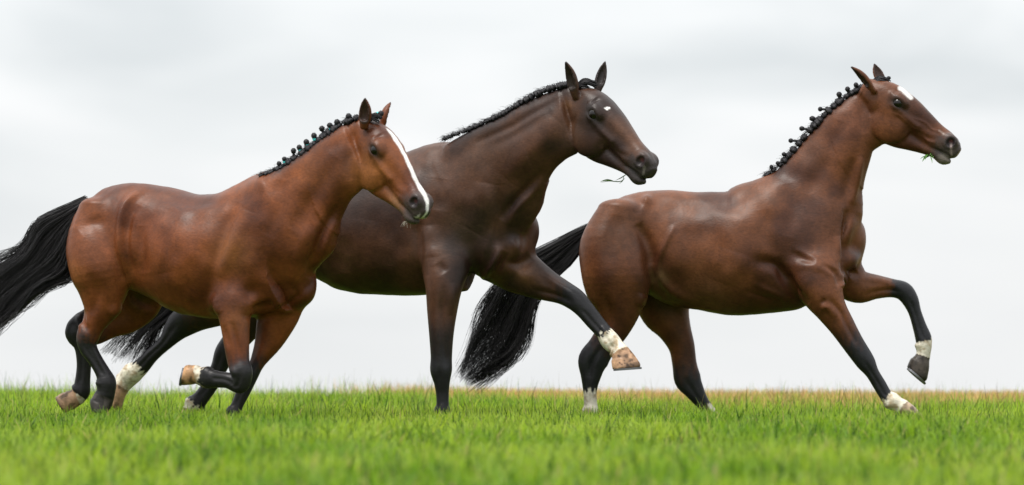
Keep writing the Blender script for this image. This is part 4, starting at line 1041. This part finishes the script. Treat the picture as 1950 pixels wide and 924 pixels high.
# ------------------------------------------------------------------ grass
def blade_material(name, rough=0.5, trans=0.5):
    m = bpy.data.materials.new(name); m.use_nodes = True; t = m.node_tree
    b = t.nodes['Principled BSDF']; out = t.nodes['Material Output']
    at = t.nodes.new('ShaderNodeAttribute'); at.attribute_name = 'coat'
    tr = t.nodes.new('ShaderNodeBsdfTranslucent'); mx = t.nodes.new('ShaderNodeMixShader'); mx.inputs[0].default_value = trans
    hs = t.nodes.new('ShaderNodeHueSaturation'); hs.inputs['Saturation'].default_value = 1.08; hs.inputs['Value'].default_value = 1.25
    t.links.new(at.outputs['Color'], b.inputs['Base Color']); t.links.new(at.outputs['Color'], hs.inputs['Color']); t.links.new(hs.outputs[0], tr.inputs['Color'])
    b.inputs['Roughness'].default_value = rough; b.inputs['Specular IOR Level'].default_value = 0.3
    t.links.new(b.outputs[0], mx.inputs[1]); t.links.new(tr.outputs[0], mx.inputs[2]); t.links.new(mx.outputs[0], out.inputs['Surface'])
    return m

M_GRASS = blade_material('grass blades'); M_STRAW = blade_material('straw', 0.7, 0.25)

def scatter(y0, y1, dens, margin, g):
    """random points inside the widening strip the camera can see, plus a margin"""
    half = (CAM_D + y1) * 0.158 + margin
    n = int((y1 - y0) * 2 * half * dens)
    y = y0 + (y1 - y0) * g.random(n); x = (g.random(n) * 2 - 1) * half
    k = np.abs(x) < (CAM_D + y) * 0.158 + margin
    return x[k], y[k]

def blades(x, y, h, w, lean, col, g):
    n = len(x)
    z = ground_z(x, y) - 0.006
    az = g.random(n) * 2 * math.pi
    fx, fy = np.cos(az), np.sin(az)                        # bending direction
    tw = az + math.pi / 2 + g.normal(0, 0.5, n); sx, sy = np.cos(tw), np.sin(tw)
    V = np.zeros((n, 6, 3), np.float32)
    for j, (t, ww) in enumerate(((0, 1.0), (0.55, 0.85), (1.0, 0.12))):
        off = lean * h * t ** 1.8
        cx = x + fx * off; cy = y + fy * off; cz = z + h * t * (1 - 0.28 * (lean * t) ** 2)
        for q, sg in enumerate((-1, 1)):
            V[:, j * 2 + q, 0] = cx + sg * sx * w * ww * 0.5; V[:, j * 2 + q, 1] = cy + sg * sy * w * ww * 0.5; V[:, j * 2 + q, 2] = cz
    b = (np.arange(n) * 6)[:, None]
    F = np.concatenate([b + np.array([[0, 1, 3, 2]]), b + np.array([[2, 3, 5, 4]])], 1).reshape(-1, 4)
    C = np.repeat(col[:, None, :], 6, 1).reshape(-1, 3)
    return V.reshape(-1, 3), F, C

def join(parts):
    Vs, Fs, Cs = [], [], []; o = 0
    for V, F, C in parts:
        Vs.append(V); Fs.append(F + o); Cs.append(C); o += len(V)
    return np.vstack(Vs), np.vstack(Fs), np.vstack(Cs)

def grass_colour(x, y, g):
    n = len(x)
    c0 = np.array([0.13, 0.26, 0.024]); c1 = np.array([0.38, 0.48, 0.065]); c2 = np.array([0.032, 0.085, 0.010]); dry = np.array([0.42, 0.35, 0.14])
    P = np.column_stack([x, y, np.zeros(n)])
    f = np.clip(smooth01(0.25, 0.75, vnoise(P, 1.5)) * 0.45 + smooth01(0.3, 0.7, vnoise(P + 5, 4.0)) * 0.25 + g.random(n) * 0.45 - 0.08, 0, 1)[:, None]
    col = c0 * (1 - f) + c1 * f
    k = g.random(n) < 0.22; col[k] = c2
    k = g.random(n) < 0.035; col[k] = dry
    return col * (0.85 + 0.3 * g.random((n, 1)))

def build_grass():
    g = np.random.default_rng(5)
    parts = []
    for y0, y1, dens, wd, hh in ((-12.5, -7, 1300, 0.0085, 0.085), (-7, -3.0, 1900, 0.0075, 0.078), (-3.0, 1.2, 3300, 0.0074, 0.072), (1.2, 6.5, 2000, 0.0070, 0.085)):
        x, y = scatter(y0, y1, dens, 0.7, g)
        # grass grows in uneven tufts
        tuft = vnoise(np.column_stack([x, y, 0 * x]), 2.4) * 0.6 + vnoise(np.column_stack([x, y, 0 * x]) + 9, 6.0) * 0.4
        if y1 > 2.3:                                      # meadow runs out earlier on the right
            k = y < 6.0 - 2.0 * smooth01(0.0, 2.5, x) + (g.random(len(x)) - 0.5) * 2
            x, y, tuft = x[k], y[k], tuft[k]
        h = hh * (0.22 + 1.0 * smooth01(0.25, 0.75, tuft) + 0.75 * g.random(len(x)) ** 2)
        parts.append(blades(x, y, h, wd * (0.7 + 0.6 * g.random(len(x))), np.abs(g.normal(0.6, 0.42, len(x))), grass_colour(x, y, g), g))
    # coarser tufts standing proud of the sward
    tx, ty = scatter(-6.0, 3.0, 4.2, 0.7, g)
    for cx_, cy_ in zip(tx, ty):
        n = g.integers(18, 60); r = 0.03 + 0.07 * g.random()
        x = cx_ + g.normal(0, r, n); y = cy_ + g.normal(0, r, n)
        h = (0.05 + 0.06 * g.random()) * (0.8 + 0.7 * g.random(n))
        parts.append(blades(x, y, h, 0.0065 * (0.6 + 0.7 * g.random(n)), np.abs(g.normal(0.8, 0.45, n)), grass_colour(x, y, g) * (0.65 + 0.7 * g.random()), g))
    # longer leaves and thin stems that stand out against the sky
    x, y = scatter(0.6, 5.0, 420, 0.7, g)
    h = 0.08 + 0.11 * g.random(len(x)) + 0.07 * (g.random(len(x)) < 0.18)
    parts.append(blades(x, y, h, 0.0055 * (0.5 + 0.7 * g.random(len(x))), np.abs(g.normal(0.55, 0.4, len(x))), grass_colour(x, y, g) * 1.15, g))
    x, y = scatter(-3.0, 0.6, 130, 0.7, g)
    h = 0.06 + 0.08 * g.random(len(x))
    parts.append(blades(x, y, h, 0.006 * (0.5 + 0.7 * g.random(len(x))), np.abs(g.normal(0.8, 0.5, len(x))), grass_colour(x, y, g), g))
    x, y = scatter(0.3, 4.5, 34, 0.7, g)
    h = 0.17 + 0.13 * g.random(len(x)); c = np.tile(np.array([[0.20, 0.17, 0.07]]), (len(x), 1)) * (0.5 + 0.7 * g.random((len(x), 1)))
    parts.append(blades(x, y, h, np.full(len(x), 0.0022), np.abs(g.normal(0.4, 0.3, len(x))), c, g))
    V, F, C = join(parts)
    tag(mesh_obj('grass', V, F, M_GRASS, smooth=False, cols=C), 'bright green meadow grass the horses run through', 'grass', kind='stuff')
    # dry stubble of the field behind
    x, y = scatter(3.0, 14, 1100, 1.5, g)
    k = y > 5.6 - 2.0 * smooth01(0.0, 2.5, x) + (g.random(len(x)) - 0.5) * 1.5; x, y = x[k], y[k]
    k = x > -0.9 + 1.2 * (g.random(len(x)) - 0.5) + 0.05 * (y - 5); x, y = x[k], y[k]
    n = len(x); h = 0.12 + 0.09 * g.random(n)
    col = np.array([0.56, 0.37, 0.145]) * (0.6 + 0.7 * g.random((n, 1))) * np.array([1, 1, 1])
    k = g.random(n) < 0.1; col[k] = np.array([0.16, 0.22, 0.05])
    V, F, C = blades(x, y, h, 0.008 * (0.7 + 0.6 * g.random(n)), np.abs(g.normal(0.4, 0.3, n)), col, g)
    tag(mesh_obj('stubble', V, F, M_STRAW, smooth=False, cols=C), 'pale dry straw stubble of the field behind the grass', 'stubble', kind='stuff')
build_grass()
